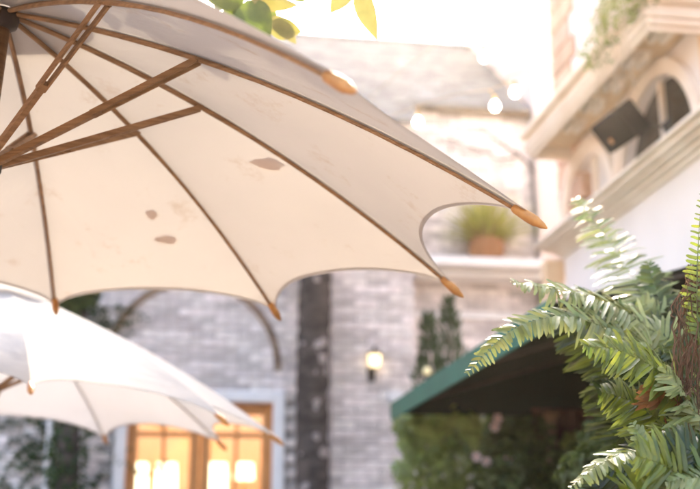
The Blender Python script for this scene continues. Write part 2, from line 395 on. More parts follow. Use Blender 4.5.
while w < 13.15:
    u = -2.6 + (0.1 if k % 2 else 0)
    while u < 3.6:
        wd_ = random.uniform(.17, .23)
        if not (u + wd_ > 2.25 and w < WB - .18) and u + wd_ < 3.63:
            t.bbox((u + wd_/2, w + .06, roofz(w + .06) + .012 + random.uniform(0, .004)), (wd_ - .006, .18, .012), q, bev=.002)
        u += wd_
    w += 0.105; k += 1
tag(part(t, 'shingles', 'shingle', roof, BB), kind='stuff')
t = MB(); t.tube([(-7, 13.2, rz + .02), (3.62, 13.2, rz + .02)], .05, 8); part(t, 'ridge_cap', 'shingle', roof, BB)
# door surround and leaves
dr = MB(); fw_ = 0.115
dr.bbox((DO[0] + fw_/2, WB + .02, DO[2]/2), (fw_, .16, DO[2]), bev=.012)
dr.bbox((DO[1] - fw_/2, WB + .02, DO[2]/2), (fw_, .16, DO[2]), bev=.012)
dr.bbox(((DO[0]+DO[1])/2, WB + .018, DO[2] - fw_/2), (DO[1]-DO[0]-2*fw_ - .002, .156, fw_), bev=.012)
part(dr, 'door_surround', 'white', bb, BB)
x0, x1, zt = DO[0] + fw_, DO[1] - fw_, DO[2] - fw_ - .002
hw = (x1 - x0) / 2
for s in range(2):
    a = x0 + s * hw + .003; b_ = a + hw - .006
    m_ = MB(); w_ = WB + .09
    for (c, sz) in (((a + .05, w_, zt/2), (.10, .05, zt)), ((b_ - .05, w_, zt/2), (.10, .05, zt)),
                    (((a+b_)/2, w_, zt - .055), (hw - .21, .048, .11)), (((a+b_)/2, w_, .20), (hw - .21, .048, .4)),
                    (((a+b_)/2, w_, 2.62), (hw - .21, .046, .05)), (((a+b_)/2, w_, 1.35), (hw - .21, .046, .05)),
                    (((a+b_)/2, w_, (0.4 + zt) / 2), (.035, .040, zt - .52))):
        m_.bbox(c, sz, bev=.006)
    leaf = part(m_, 'door', 'door_wood', bb, BB)
    for z0, z1 in ((.4, 1.325), (1.375, 2.595), (2.645, zt - .11)):
        for p0, p1 in ((a + .1, (a+b_)/2 - .018), ((a+b_)/2 + .018, b_ - .1)):
            gl = MB(); gl.box((p0, w_ - .004, z0), (p1, w_ + .004, z1)); part(gl, 'pane', 'glass', leaf, BB)
# warm room behind the door
rm = MB(); A, B = (-1.3, WB + .41, 0.02), (1.6, WB + 3.0, 3.3)
(xa, ya, za), (xb, yb, zb) = A, B
rm.add([(xa,ya,za),(xb,ya,za),(xb,yb,za),(xa,yb,za),(xa,ya,zb),(xb,ya,zb),(xb,yb,zb),(xa,yb,zb)], [(0,1,2,3),(7,6,5,4),(2,6,7,3),(0,3,7,4),(1,5,6,2)])
part(rm, 'room_shell', 'room', bb, BB)
ld = bpy.data.lights.new('room_lamp', 'POINT'); ld.energy = 26; ld.color = (1.0, 0.68, 0.42); ld.shadow_soft_size = .15
lo = bpy.data.objects.new('room_lamp', ld); COL.objects.link(lo); lo.location = wd((0.1, WB + 1.5, 3.0))
sb = thing('sideboard', 'wooden sideboard in the lit room behind the glass door', 'sideboard', (0.13, WB + .75, 0), yard=True); sB = Vector((0.13, WB + .75, 0))
t = MB(); t.bbox((0.13, WB + .75, 1.60), (1.9, .40, .05), bev=.008); part(t, 'top', 'door_wood', sb, sB)
t = MB(); t.bbox((0.13, WB + .76, .82), (1.8, .34, 1.50), bev=.008); part(t, 'cabinet', 'door_wood', sb, sB)
for u in (-.7, .96):
    t = MB(); t.bbox((u, WB + .75, .035), (.07, .3, .07), bev=.008); part(t, 'foot', 'door_wood', sb, sB)
lampdesc = ['leftmost of the four lit table lamps behind the glass door', 'second from left of the four lit table lamps behind the door',
            'third from left of the four lit table lamps behind the door', 'rightmost of the four lit table lamps behind the glass door']
for k, (px, wdt) in enumerate(((138, .108), (167, .112), (217.5, .105), (244, .108))):
    p = at_w(px, 463, WB + .75); zt_ = p.z; B0 = Vector((p.x, WB + .75, 1.626))
    lt = thing('table_lamp', lampdesc[k], 'lamp', B0, 'table lamps inside the door', yard=True)
    s_h = .30 if k != 3 else .17
    t = MB(); t.lathe([(.07, 1.626), (.07, 1.64), (.02, 1.66), (.045, 1.76), (.05, 1.84), (.012, zt_ - s_h), (.010, zt_ - .03)], (p.x, WB + .75, 0), 14); part(t, 'base', 'brass', lt, B0)
    t = MB(); t.lathe([(wdt + .005, zt_ - s_h), (wdt, zt_ - s_h * .5), (wdt - .008, zt_)], (p.x, WB + .75, 0), 20); part(t, 'lamp_shade', 'lampshade', lt, B0)

# ------------------------------------------------------------------ tall white building behind on the right
TB = Vector((4.9, 10.85, 0))
tb = thing('white_building', 'tall white rendered building edge rising beside the shingle roof', 'building', TB, yard=True)
t = MB(); t.box((3.68, 10.88, 0), (7.5, 14.5, 8.2)); part(t, 'wall', 'render', tb, TB)
t = MB()
t.bbox((3.80, 10.86, 4.1), (.30, .08, 8.2), bev=.015); part(t, 'pilaster', 'render', tb, TB)
for z in (6.98, 8.15):
    t = MB(); t.bbox((5.6, 10.85, z), (3.9, .11, .07), bev=.012); part(t, 'string_course', 'render', tb, TB)

# ------------------------------------------------------------------ building on the right (wall runs away from the viewer)
UW, WE = 3.0, 8.3
RB = Vector((UW, 5.0, 0))
rb = thing('stucco_building', 'cream stucco building with moulded cornice, balcony and arched windows on the right', 'building', RB, yard=True)
ARCH = [(6.40, .58, 3.99), (7.66, .47, 4.02)]   # centre w, radius, springing height
def yz(w, z, u=UW): return (u, w, z)
t = MB(); zs = 3.97                               # window sill
def quad(mb, w0, w1, z0, z1, u=UW): mb.add([yz(w0,z0,u), yz(w0,z1,u), yz(w1,z1,u), yz(w1,z0,u)], [(0,1,2,3)])
quad(t, 0.5, WE, 0, zs)
ws = 0.5
for c, r, sp in ARCH:
    quad(t, ws, c - r, zs, 7.6)
    n = 20
    for k in range(n):
        a0, a1 = math.pi - math.pi*k/n, math.pi - math.pi*(k+1)/n
        p0, p1 = (c + r*math.cos(a0), sp + r*math.sin(a0)), (c + r*math.cos(a1), sp + r*math.sin(a1))
        t.add([yz(*p0), yz(p0[0], 7.6), yz(p1[0], 7.6), yz(*p1)], [(0,1,2,3)])
        t.add([yz(*p0), yz(*p1), yz(*p1, UW + .25), yz(*p0, UW + .25)], [(0,1,2,3)])
    for w in (c - r, c + r): t.add([yz(w, zs), yz(w, sp), yz(w, sp, UW + .25), yz(w, zs, UW + .25)], [(0,1,2,3)])
    t.add([yz(c-r, zs), yz(c+r, zs), yz(c+r, zs, UW+.25), yz(c-r, zs, UW+.25)], [(0,1,2,3)])
    ws = c + r
quad(t, ws, WE, zs, 7.6)
t.box((UW + .25, 0.5, 0), (UW + 3.5, WE, 7.6))
t.add([yz(WE,0), yz(WE,7.6), yz(WE,7.6,UW+.25), yz(WE,0,UW+.25)], [(0,1,2,3)])
t.add([yz(.5,0), yz(.5,7.6), yz(.5,7.6,UW+.25), yz(.5,0,UW+.25)], [(3,2,1,0)])
t.add([yz(.5,7.6), yz(WE,7.6), yz(WE,7.6,UW+.25), yz(.5,7.6,UW+.25)], [(0,1,2,3)])
part(t, 'wall', 'stucco', rb, RB)
for i, (c, r, sp) in enumerate(ARCH):
    wn_ = MB(); n = 24                             # moulded rim round the opening
    for r0, r1, du in ((r, r + .05, .03), (r + .045, r + .11, .05)):
        for k in range(n):
            a0, a1 = math.pi - math.pi*k/n, math.pi - math.pi*(k+1)/n
            P = [(c + rr*math.cos(a), sp + rr*math.sin(a)) for rr, a in ((r0,a0),(r1,a0),(r1,a1),(r0,a1))]
            wn_.add([yz(*p, UW - du) for p in P] + [yz(*p, UW + .01) for p in P], [(0,1,2,3),(1,5,6,2),(0,3,7,4)])
        for sgn in (-1, 1):
            w0, w1 = sorted((c + sgn*r0, c + sgn*r1)); wn_.box((UW - du, w0, zs), (UW + .01, w1, sp))
    wo_ = part(wn_, 'window', 'mould', rb, RB)
    pn = MB(); arc = [yz(c + r*math.cos(math.pi*k/n), sp + r*math.sin(math.pi*k/n), UW + .07) for k in range(n+1)]
    pn.add([yz(c - r, zs, UW + .07), yz(c + r, zs, UW + .07)] + arc, [list(range(n + 3))])
    if i == 0:
        part(pn, 'pane', 'dark_glass', wo_, RB)
    else:
        part(pn, 'pane', 'curtain', wo_, RB)
    fr = MB(); fr.box((UW + .035, c - .022, zs), (UW + .068, c + .022, sp + r))
    part(fr, 'mullion', 'mould', wo_, RB)
# added ochre panels between the windows; colour stands for warm light on the wall
for w0, w1 in ((5.0, ARCH[0][0] - .692), (ARCH[0][0] + .692, ARCH[1][0] - .582)):
    t = MB(); t.box((UW - .012, w0, 3.99), (UW + .002, w1, 4.66)); part(t, 'warm_light_panel', 'ochre', rb, RB)
t = MB(); t.box((UW - .03, 4.2, 1.38), (UW + .002, 7.8, 2.90)); part(t, 'dark_sheet', 'dark_panel', rb, RB)  # flat dark sheet added so the wall under the awning reads dark
# cornice: stepped mouldings that return round the far end
t = MB()
for u, z0, z1 in ((2.965, 3.835, 3.865), (2.93, 3.865, 3.895), (2.885, 3.895, 3.92), (2.84, 3.92, 3.955), (2.80, 3.955, 3.985)):
    t.bbox(((u + 3.2) / 2, (0.5 + WE + (UW - u)) / 2, (z0 + z1) / 2), (3.2 - u, WE + (UW - u) - .5, z1 - z0 - .001), bev=.006)
part(t, 'cornice', 'mould', rb, RB)
# corbel under the far end of the cornice
for w in (WE + .06,):
    t = MB(); pr = [(0, 3.83), (.20, 3.83), (.19, 3.74), (.12, 3.66), (.10, 3.54), (.03, 3.46), (0, 3.44)]
    vs = [(2.86 + x, w - .02 + y, z) for y in (0, .14) for x, z in [(a * 1.2, b) for a, b in pr]]; k = len(pr)
    t.add(vs, [tuple(range(k)), tuple(reversed(range(k, 2*k)))] + [(i, i + k, (i+1) % k + k, (i+1) % k) for i in range(k)])
    part(t, 'corbel', 'ochre', rb, RB)
# balcony: moulded slab with a recessed soffit and small brackets under it
N0, N1, UO = 5.60, 8.0, 2.60
t = MB()
def ringbox(mb, o, z0, z1, wid):
    u0, w0, w1 = UO + o, N0 + o, N1 - o
    mb.bbox((u0 + wid/2, (w0+w1)/2, (z0+z1)/2), (wid, w1 - w0, z1 - z0 - .001), bev=.008)
    for w in (w0 + wid/2, w1 - wid/2):
        mb.bbox(((u0 + wid + UW) / 2, w, (z0+z1)/2), (UW - u0 - wid, wid - .002, z1 - z0 - .002), bev=.008)
ringbox(t, .035, 4.55, 4.585, .035); ringbox(t, .015, 4.585, 4.63, .06); ringbox(t, .0, 4.63, 4.67, .08)
t.bbox(((UO + .03 + UW) / 2, (N0+N1)/2, 4.70), (UW - UO - .03, N1 - N0 - .06, .058), bev=.01)
t.bbox(((UO - .03 + UW) / 2, (N0+N1)/2, 4.755), (UW - UO + .03, N1 - N0 + .06, .05), bev=.012)
bal = part(t, 'balcony', 'mould', rb, RB)
t = MB(); t.box((UO + .07, N0 + .07, 4.655), (UW - .015, N1 - .07, 4.668)); part(t, 'soffit', 'soffit', bal, RB)
for w in (5.83, 6.22, 6.61, 7.01, 7.40):
    t = MB(); t.bbox((2.775, w, 4.625), (.05, .17, .06), bev=.012); t.bbox((2.85, w, 4.625), (.05, .17, .06), bev=.012); t.bbox((2.81, w, 4.650), (.15, .20, .012), bev=.004)
    part(t, 'bracket', 'mould', bal, RB)
# tan quoins on the far corner
z = 4.0; k = 0
while z < 7.4:
    h = .20; ln = .56 if k % 2 else .44
    t = MB(); t.bbox((UW - .012 + .05, WE - ln/2 + .012, z + h/2), (.12, ln, h - .012), bev=.012); part(t, 'quoin', 'quoin', rb, RB)
    z += h; k += 1

# black loudspeaker on a bracket under the balcony
p = at_u(620, 127, 2.66); LS = Vector((p.x, p.y, p.z))
ls = thing('loudspeaker', 'black loudspeaker hanging under the balcony before the dark arched window', 'loudspeaker', LS, yard=True)
q = Quaternion((0, 1, 0), R_(-38)) @ Quaternion((1, 0, 0), R_(4))
t = MB(); t.bbox((0, 0, 0), (.14, .40, .22), q, bev=.012); t.build('cabinet', 'black', ls)
t = MB(); t.bbox(q @ Vector((-.072, 0, 0)), (.008, .37, .19), q, bev=.003); gr = t.build('grille', 'black', ls)
t = MB(); t.lathe([(0, .006), (.018, .006), (.021, 0)], q @ Vector((-.076, .06, -.04)), 16, axis=q @ Vector((-1, 0, 0))); t.build('badge', 'badge', gr)
t = MB(); e = Vector((UW - LS.x - .012, 0, .02)); t.tube([q @ Vector((.06, 0, 0)), e], .012, 8); t.bbox(e, (.02, .1, .1), bev=.003); t.build('bracket', 'iron', ls)

# ------------------------------------------------------------------ green awning on the right wall
AF, ZF, ZW = 1.46, 2.545, 3.0
WN, WF = 4.25, 7.8
AB = Vector((UW, (WN + WF)/2, ZF))
aw = thing('awning', 'dark green canvas awning over the planter by the stucco wall', 'awning', AB, yard=True)
t = MB(); uw = UW - .004
n = 10
def az(u): return ZF + (ZW - ZF) * ((u - AF) / (uw - AF))
vs = []; fs = []
for i in range(n + 1):
    w = WN + (WF - WN) * i / n
    for j in range(7):
        u = AF + (uw - AF) * j / 6
        sag = -.015 * math.sin(math.pi * j / 6) * abs(math.sin(math.pi * i / 2.5 ))
        vs.append((u, w, az(u) + sag))
for i in range(n):
    for j in range(6): fs.append((i*7+j, i*7+j+1, (i+1)*7+j+1, (i+1)*7+j))
t.add(vs, fs, True); part(t, 'canvas_top', 'awning', aw, AB)
t = MB(); t.add([(v[0], v[1], v[2] - .012) for v in vs], [tuple(reversed(f)) for f in fs], True); part(t, 'underside_shade', 'awning_in', aw, AB)
t = MB(); t.bbox((AF - .006, (WN+WF)/2, ZF - .045), (.010, WF - WN + .02, .125), bev=.003); part(t, 'valance', 'awning', aw, AB)
t = MB(); t.add([(AF, WF, ZF - .06), (uw, WF, ZF - .06), (uw, WF, ZW), (AF, WF, ZF)], [(0,1,2,3)])
t.add([(AF, WF + .01, ZF - .06), (uw, WF + .01, ZF - .06), (uw, WF + .01, ZW), (AF, WF + .01, ZF)], [(3,2,1,0)])
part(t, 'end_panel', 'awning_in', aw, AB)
t = MB(); t.tube([(AF + .02, WN + .02, ZF - .02), (AF + .02, WF - .02, ZF - .02)], .014, 8); part(t, 'front_bar', 'iron', aw, AB)
for w in (WN + .03, (WN+WF)/2, WF - .04):
    t = MB(); t.tube([(AF + .03, w, ZF - .02), (uw, w, ZW - .03)], .011, 8); part(t, 'arm', 'iron', aw, AB)

# ------------------------------------------------------------------ umbrellas
def umbrella(A, tilt, a0, h, bow, jf, rz_, canvas, label, R=1.35, N=10, ground_z=0.0):
    A = Vector(A); ax = Vector((tilt[0], tilt[1], 1)).normalized()
    e1 = ax.cross(Vector((0, 1, 0))).normalized(); e2 = ax.cross(e1)
    base = A - ax * ((A.z - ground_z) / ax.z)
    root = thing('patio_umbrella', label, 'umbrella', base, 'patio umbrellas')
    def rib(k, s, drop=0.0):
        a = a0 + 2 * math.pi * k / N; dd = e1 * math.cos(a) + e2 * math.sin(a)
        tip = A + dd * R - ax * h
        return A + (tip - A) * s + ax * (bow * 4 * s * (1 - s) - drop)
    polys = []
    nt_, ns = 18, 22
    for k in range(N):
        mb = MB(); hm = MB()
        def P(s, tt, drop=0):
            e = 1 - ((.07, .125, .11, .085, .09, .10, .11, .11, .11, .11)[k] if canvas == 'canvas' else 0.125) * max(0.0, 1 - abs(tt) ** 2.2) ** 0.75
            s2 = s * e * .985
            a_, b_ = rib(k, s2), rib(k + 1, s2)
            ts = (tt + 1) / 2
            sag = ({0: -.005, 9: -.075}.get(k, .028) if canvas == 'canvas' else .028) * s * (1 - tt * tt) + .004 * math.sin(9 * s + 3 * k + 2 * tt) * s * (1 - tt*tt)
            return a_.lerp(b_, ts) - ax * (sag + drop)
        grid = [[P((i / ns) ** .9 if i else 0.025, -1 + 2 * j / nt_) for j in range(nt_ + 1)] for i in range(ns + 1)]
        W_ = nt_ + 1
        mb.add([p for r in grid for p in r], [(i*W_+j, i*W_+j+1, (i+1)*W_+j+1, (i+1)*W_+j) for i in range(ns) for j in range(nt_)], True)
        pan = mb.build('canopy_panel', canvas, root, base)
        g2 = [[P(s, -1 + 2 * j / nt_, .0025) for j in range(nt_ + 1)] for s in (.991, 1.0)]
        hm.add([p for r in g2 for p in r], [(j, j+1, W_+j+1, W_+j) for j in range(nt_)], True)
        hm.build('hem', canvas, pan, base)
        sm_ = MB(); sp_ = []
        for i in range(17):
            s_ = .05 + .93 * i / 16; c_ = rib(k, s_); o_ = (rib(k + 1, s_) - c_); dn = .0035 + .004 * s_
            sp_ += [c_ - ax * .003, c_ + o_.normalized() * .013 - ax * dn]
        sm_.add(sp_, [(2*i, 2*i+1, 2*i+3, 2*i+2) for i in range(16)], True); sm_.build('seam_tape', canvas, pan, base)
        polys.append((mb.v, mb.f))
        # rib with its wooden end cap
        rm_ = MB()
        pts = [rib(k, .03 + .965 * i / 14, .013) for i in range(15)]
        rm_.tube(pts, [.0066 if i < 7 else .0052 - .0010 * (i - 7) / 7 for i in range(15)], 6, smooth=False, flat=ax)
        ro_ = rm_.build('rib', 'wood' if canvas == 'canvas' else 'rib_pale', root, base)
        tp, tq = rib(k, 1.0, .012), rib(k, .97, .012); td = (tp - tq).normalized()
        cp_ = MB(); cp_.lathe([(0, -.072), (.0075, -.072), (.0105, -.064), (.0125, -.03), (.0118, -.012), (.0095, -.006), (.0085, .000), (.007, .006), (.002, .016), (0, .017)], tp, 12, axis=td)
        cp_.build('end_cap', 'wood_tip', ro_, base)
        # strut: a bar that forks round the rib
        sd = A - ax * rz_
        a = a0 + 2 * math.pi * k / N; dd = e1 * math.cos(a) + e2 * math.sin(a)
        s0 = sd + dd * .04; s1 = rib(k, jf, .016)
        side = (s1 - s0).cross(ax).normalized()
        st = MB(); mid = s0.lerp(s1, .52); upv = side.cross(s1 - s0)
        st.bar(s0, mid, .0145, .0165, upv)
        for sg in (-1, 1): st.bar(s0.lerp(s1, .48) + side * sg * .0085, s1 + side * sg * .0105, .0055, .015, upv)
        st.tube([s1 - side * .017, s1 + side * .017], .0035, 8)
        st.build('strut', 'wood', root, base)
    hb = MB(); hb.lathe([(0, -.06), (.026, -.06), (.04, -.05), (.044, -.03), (.04, -.012), (0, -.012)], A, 20, axis=ax); hb.build('hub', 'hub', root, base)
    rn = MB(); rn.lathe([(.026, -.04), (.042, -.035), (.05, -.015), (.05, .015), (.042, .025), (.03, .035), (.026, .04)], A - ax * rz_, 20, axis=ax); rn.build('runner', 'hub' if canvas == 'canvas' else 'wood', root, base)
    pl = MB(); pl.tube([base, A - ax * .02], .024, 16); pl.build('pole', 'wood', root, base)
    ft = MB(); ft.lathe([(.0, .0), (.30, .0), (.30, .05), (.26, .08), (.06, .10), (.05, .35), (.03, .36)], base, 28); ft.build('base', 'stone', root, base)
    vc = MB(); n = N
    vt = [A + ax * .085] + [A + (e1*math.cos(a0 + 2*math.pi*k/n) + e2*math.sin(a0 + 2*math.pi*k/n)) * .26 - ax * (.01) for k in range(n)]
    vc.add(vt, [(0, 1 + k, 1 + (k+1) % n) for k in range(n)]); vc.build('vent_cap', canvas, root, base)
    fi = MB(); fi.lathe([(.026, .07), (.03, .09), (.018, .105), (.026, .125), (.022, .15), (0, .165)], A, 14, axis=ax); fi.build('finial', 'wood_tip', root, base)
    return polys
near_polys = umbrella((-0.8767, 2.5034, 2.9006), (0.0592, -0.032), 2.3139, 0.5461, 0.0773, 0.3955, 0.4119, 'canvas',
                      'off white canvas umbrella filling the upper left, seen from below with brown ribs')
umbrella((-1.605, 4.97, 2.735), (0.086, -0.008), 2.0, 0.575, 0.07, 0.40, 0.47, 'canvas2',
         'bright white canvas umbrella at lower left in front of the door')

# fallen leaves lying on top of the near canopy
def leaf_mesh(L=.09, Wd=.05, fold=.25, curl=.15, n=6, tail=.0):
    mb = MB(); vs = []; fs = []
    for i in range(n + 1):
        s = i / n; w = Wd / 2 * math.sin(math.pi * min(1, s ** .8)) ** .8 if 0 < s < 1 else 0.0008
        y = L * s; z = -curl * L * s * s
        vs += [(-w, y, z + fold * w), (0, y, z), (w, y, z + fold * w)]
    for i in range(n):
        o = i * 3; fs += [(o, o+1, o+4, o+3), (o+1, o+2, o+5, o+4)]
    mb.add(vs, fs, True)
    if tail: mb.tube([(0, -tail, .004), (0, 0, 0)], .0012, 5)
    return mb
bv = []
for v, f in near_polys: bv.append(BVHTree.FromPolygons([tuple(x) for x in v], f))
for (px, py, L, Wd, rz, desc) in ((283, 166, .105, .050, 1.25, 'dry oval leaf lying on the near umbrella beside a rib'),
                                  (153, 211, .046, .036, .3, 'small round dry leaf lying on the near umbrella'),
                                  (177, 241, .082, .042, 1.5, 'curled dry leaf lying lowest on the near umbrella canopy'),
                                  (60, 45, .04, .018, .7, 'thin dry leaf scrap on the near umbrella by its hub')):
    r = ray(px, py).normalized(); best = None
    for b in bv:
        h = b.ray_cast(EYE, r)
        if h[0] is not None and (best is None or h[3] < best[3]): best = h
    nrm = best[1] if best[1].z > 0 else -best[1]
    mb = leaf_mesh(L, Wd, .12, .06, 9)
    mb.v = [v + Vector((random.uniform(-.1, .1)*Wd, random.uniform(-.05, .05)*L, 0)) for v in mb.v]
    o = mb.build('fallen_leaf', 'fallen'); o.rotation_mode = 'QUATERNION'
    o.rotation_quaternion = Vector((0, 0, 1)).rotation_difference(nrm) @ Quaternion((0, 0, 1), rz)
    o.location = best[0] + nrm * (.0025 + .06 * L)
    tag(o, desc, 'leaf', 'leaves fallen on the umbrella')

# ------------------------------------------------------------------ foliage helpers
def leaf_cloud(mb, centre, rad, n, size, seedk=0, flat=1.0, fill=0.55, asp=.5):
    rr = random.Random(seedk); c = Vector(centre)
    for _ in range(n):
        while True:
            p = Vector((rr.uniform(-1,1), rr.uniform(-1,1), rr.uniform(-1,1)))
            if fill < p.length < 1 or (p.length < 1 and rr.random() < .25): break
        pos = c + Vector((p.x*rad[0], p.y*rad[1], p.z*rad[2]))
        nr = (p + Vector((rr.uniform(-.8,.8), rr.uniform(-.8,.8), rr.uniform(-.2,1.0)))).normalized()
        a = nr.orthogonal().normalized(); b_ = nr.cross(a); t = rr.uniform(0, 6.28)
        d_ = a*math.cos(t) + b_*math.sin(t); s_ = nr.cross(d_)
        L = size * rr.uniform(.6, 1.3); w = L * asp
        mb.add([pos - d_*L*.5, pos + s_*w*.5 - d_*L*.05 + nr*w*.12, pos + d_*L*.5 - nr*L*.12, pos - s_*w*.5 - d_*L*.05 + nr*w*.12], [(0,1,2),(0,2,3)])
def spline(pts, n):
    pts = [Vector(p) for p in pts]; out = []
    P = [pts[0]*2 - pts[1]] + pts + [pts[-1]*2 - pts[-2]]
    seg = len(pts) - 1
    for i in range(n + 1):
        x = i / n * seg; k = min(int(x), seg - 1); t = x - k
        a, b_, c, d_ = P[k], P[k+1], P[k+2], P[k+3]
        out.append(0.5 * ((2*b_) + (c - a)*t + (2*a - 5*b_ + 4*c - d_)*t*t + (3*b_ - a - 3*c + d_)*t*t*t))
    return out
def frond(parent, base, pts, width, m, facing, spacing=.015, droop=.25, seedk=0, start=.12, name='frond', pw=.36, fwd=.45, rach=.0022):
    """fern frond: rachis through pts (root to tip), narrow pinnae on both sides lying roughly facing `facing`"""
    rr = random.Random(seedk); cl = spline(pts, 60); mb = MB()
    ln = sum((cl[i+1] - cl[i]).length for i in range(60))
    mb.tube(cl[::4], [rach * (1 - .7 * i / 15) for i in range(16)], 5)
    n = int(ln * (1 - start) / spacing); F = Vector(facing).normalized()
    for i in range(n):
        s = start + (1 - start) * (i + .5) / n; k = min(int(s * 60), 59); p = cl[k].lerp(cl[k+1], s * 60 - k)
        d_ = (cl[min(k+2, 60)] - cl[max(k-1, 0)]).normalized()
        sd = d_.cross(F).normalized(); nr = sd.cross(d_).normalized()
        x = (s - start) / (1 - start)
        w = width * (min(1, .55 + 1.6 * x) * (1 - x) ** .55 + .05) 
        for sg in (-1, 1):
            L = w * rr.uniform(.78, 1.12)
            if rr.random() < .04: continue
            L *= (.5 if rr.random() < .06 else 1); dl = droop * rr.uniform(.3, 1.9); dirv = (sd * sg + d_ * (fwd + rr.uniform(-.12, .12)) + nr * rr.uniform(-.1, .2)).normalized()
            tw = rr.uniform(-.5, .5); side = (d_ * math.cos(tw) + nr * math.sin(tw)); side = (side - dirv * side.dot(dirv)).normalized()
            up = dirv.cross(side) * (-sg)
            hw_ = min(spacing * .37, L * pw * .5); q = p + d_ * rr.uniform(-.002, .002)
            vs = [q, ]
            ctr = []
            for (t_, ww) in ((.0, .45), (.10, 1.0), (.62, .92), (.90, .62), (1.0, .12)):
                c = q + dirv * L * t_ - nr * dl * L * t_ * t_ + side * L * .06 * math.sin(3 * t_ + i)
                ctr.append((c + side * hw_ * ww + nr * hw_ * .22 * ww, c, c - side * hw_ * ww + nr * hw_ * .22 * ww))
            vs = [v for tr in ctr for v in tr]
            mb.add(vs, [f for j in range(4) for f in ((j*3, j*3+1, j*3+4, j*3+3), (j*3+1, j*3+2, j*3+5, j*3+4))], True)
    return mb.build(name, m, parent, base)

# ------------------------------------------------------------------ raised planter along the right wall (below the frame)
PB = Vector((1.9, 4.8, 0))
pt = thing('raised_planter', 'long raised stone planter along the stucco wall under the ferns', 'planter', PB, yard=True)
t = MB(); t.box((1.02, 2.2, 0), (UW - .01, 7.7, 1.38)); part(t, 'soil_bed', 'soil', pt, PB)
t = MB()
for k in range(9):
    for j in range(14):
        w0 = 2.2 + j * .4 - (.2 if k % 2 else 0); w0_, w1_ = max(w0, 2.12), min(w0 + .39, 7.72)
        if w1_ - w0_ > .05: t.bbox((.99, (w0_+w1_)/2, .08 + k*.16), (.1, w1_-w0_, .15), bev=.012)
tag(part(t, 'stones', 'stone', pt, PB), kind='stuff')

# ------------------------------------------------------------------ ferns in the right foreground
def fern(root_px, y0, label, fr, fill=None, group='ferns in the planter', zroot=1.38):
    b = at(*root_px, y0); b.z = zroot
    r = thing('fern', label, 'fern', b, group)
    fr = list(fr); rr = random.Random(int(y0 * 1000))
    if fill:                                # inner fronds that close the clump behind the leading ones
        x0, x1, yt, yb, n_ = fill
        for k in range(n_):
            tx, ty = rr.uniform(x0, x1), rr.uniform(yt, yb); bx, by = root_px[0] + rr.uniform(-12, 34), root_px[1] - rr.uniform(10, 50)
            mx_, my_ = bx + (tx - bx)*.35 + rr.uniform(-6, 16), by + (ty - by)*.62; dd = rr.uniform(.12, .42)
            fr.append(([(bx, by), (mx_, my_), (mx_*.45 + tx*.55, my_*.4 + ty*.6 - rr.uniform(2, 12)), (tx, ty)], (dd, dd, dd, dd - .03), rr.uniform(28, 38),
                       rr.choice(('fern', 'fern', 'fern_d', 'fern_d', 'fern_y')), (rr.uniform(-.5, .3), -1, rr.uniform(.1, .8))))
    for i, (pts, ys, wpx, m, face) in enumerate(fr):
        P = [at(px, py, y0 + dy) for (px, py), dy in zip(pts, ys)]
        Pn = [b + Vector((random.uniform(-.03,.03), random.uniform(-.03,.03), 0))] + P if (P[0] - b).length > .12 else P
        seg_in = (P[0] - Pn[0]).length / max(.01, sum((Pn[j+1]-Pn[j]).length for j in range(len(Pn)-1)))
        frond(r, b, Pn, 1.36 * wpx * y0 / 1130, m, face, spacing=.0168 * y0 / 3, seedk=hash((i, wpx)) % 999, start=max(.04, 1 / (len(Pn) - 1) if len(Pn) > len(P) else .04), droop=.3)
    return r
UPC = (-.15, -.55, .8)      # fronds lying open to the sky and the viewer
CAM = (-.1, -1, .25)
fern((668, 500), 2.9, 'tall arching fern with fronds coloured for a sky sheen in front of the green awning', [
    ([(676, 372), (645, 326), (604, 302), (560, 290), (512, 283)], (0, .0, -.05, -.1, -.15), 40, 'fern_w', (-.3, -.7, .8)),
    ([(676, 380), (660, 332), (640, 290), (612, 245), (576, 198)], (.1, .25, .45, .65, .85), 56, 'fern_w', (-.2, -1, .3)),
    ([(660, 372), (628, 340), (596, 324), (560, 316), (512, 330), (466, 374)], (-.05, -.1, -.15, -.2, -.25, -.3), 29, 'fern_w', (-.2, -.8, .6)),
    ([(672, 440), (645, 398), (612, 366), (580, 340), (550, 320)], (.2, .2, .2, .2, .2), 42, 'fern_d', CAM),
    ([(684, 400), (674, 350), (660, 305), (648, 262)], (.25, .25, .25, .28), 36, 'fern', CAM),
    ([(676, 420), (650, 380), (622, 352), (604, 330)], (.12, .1, .1, .1), 42, 'fern', CAM),
    ([(680, 400), (660, 360), (640, 335), (612, 318), (580, 312)], (.16, .14, .12, .1, .1), 40, 'fern', (-.2, -.9, .5)),
    ([(690, 400), (684, 360), (668, 325), (640, 300)], (.2, .2, .2, .2), 40, 'fern_w', (-.2, -.9, .5)),
    ([(650, 470), (628, 430), (608, 400), (590, 385)], (.25, .25, .25, .25), 36, 'fern_d', CAM),
], (596, 690, 300, 420, 10))
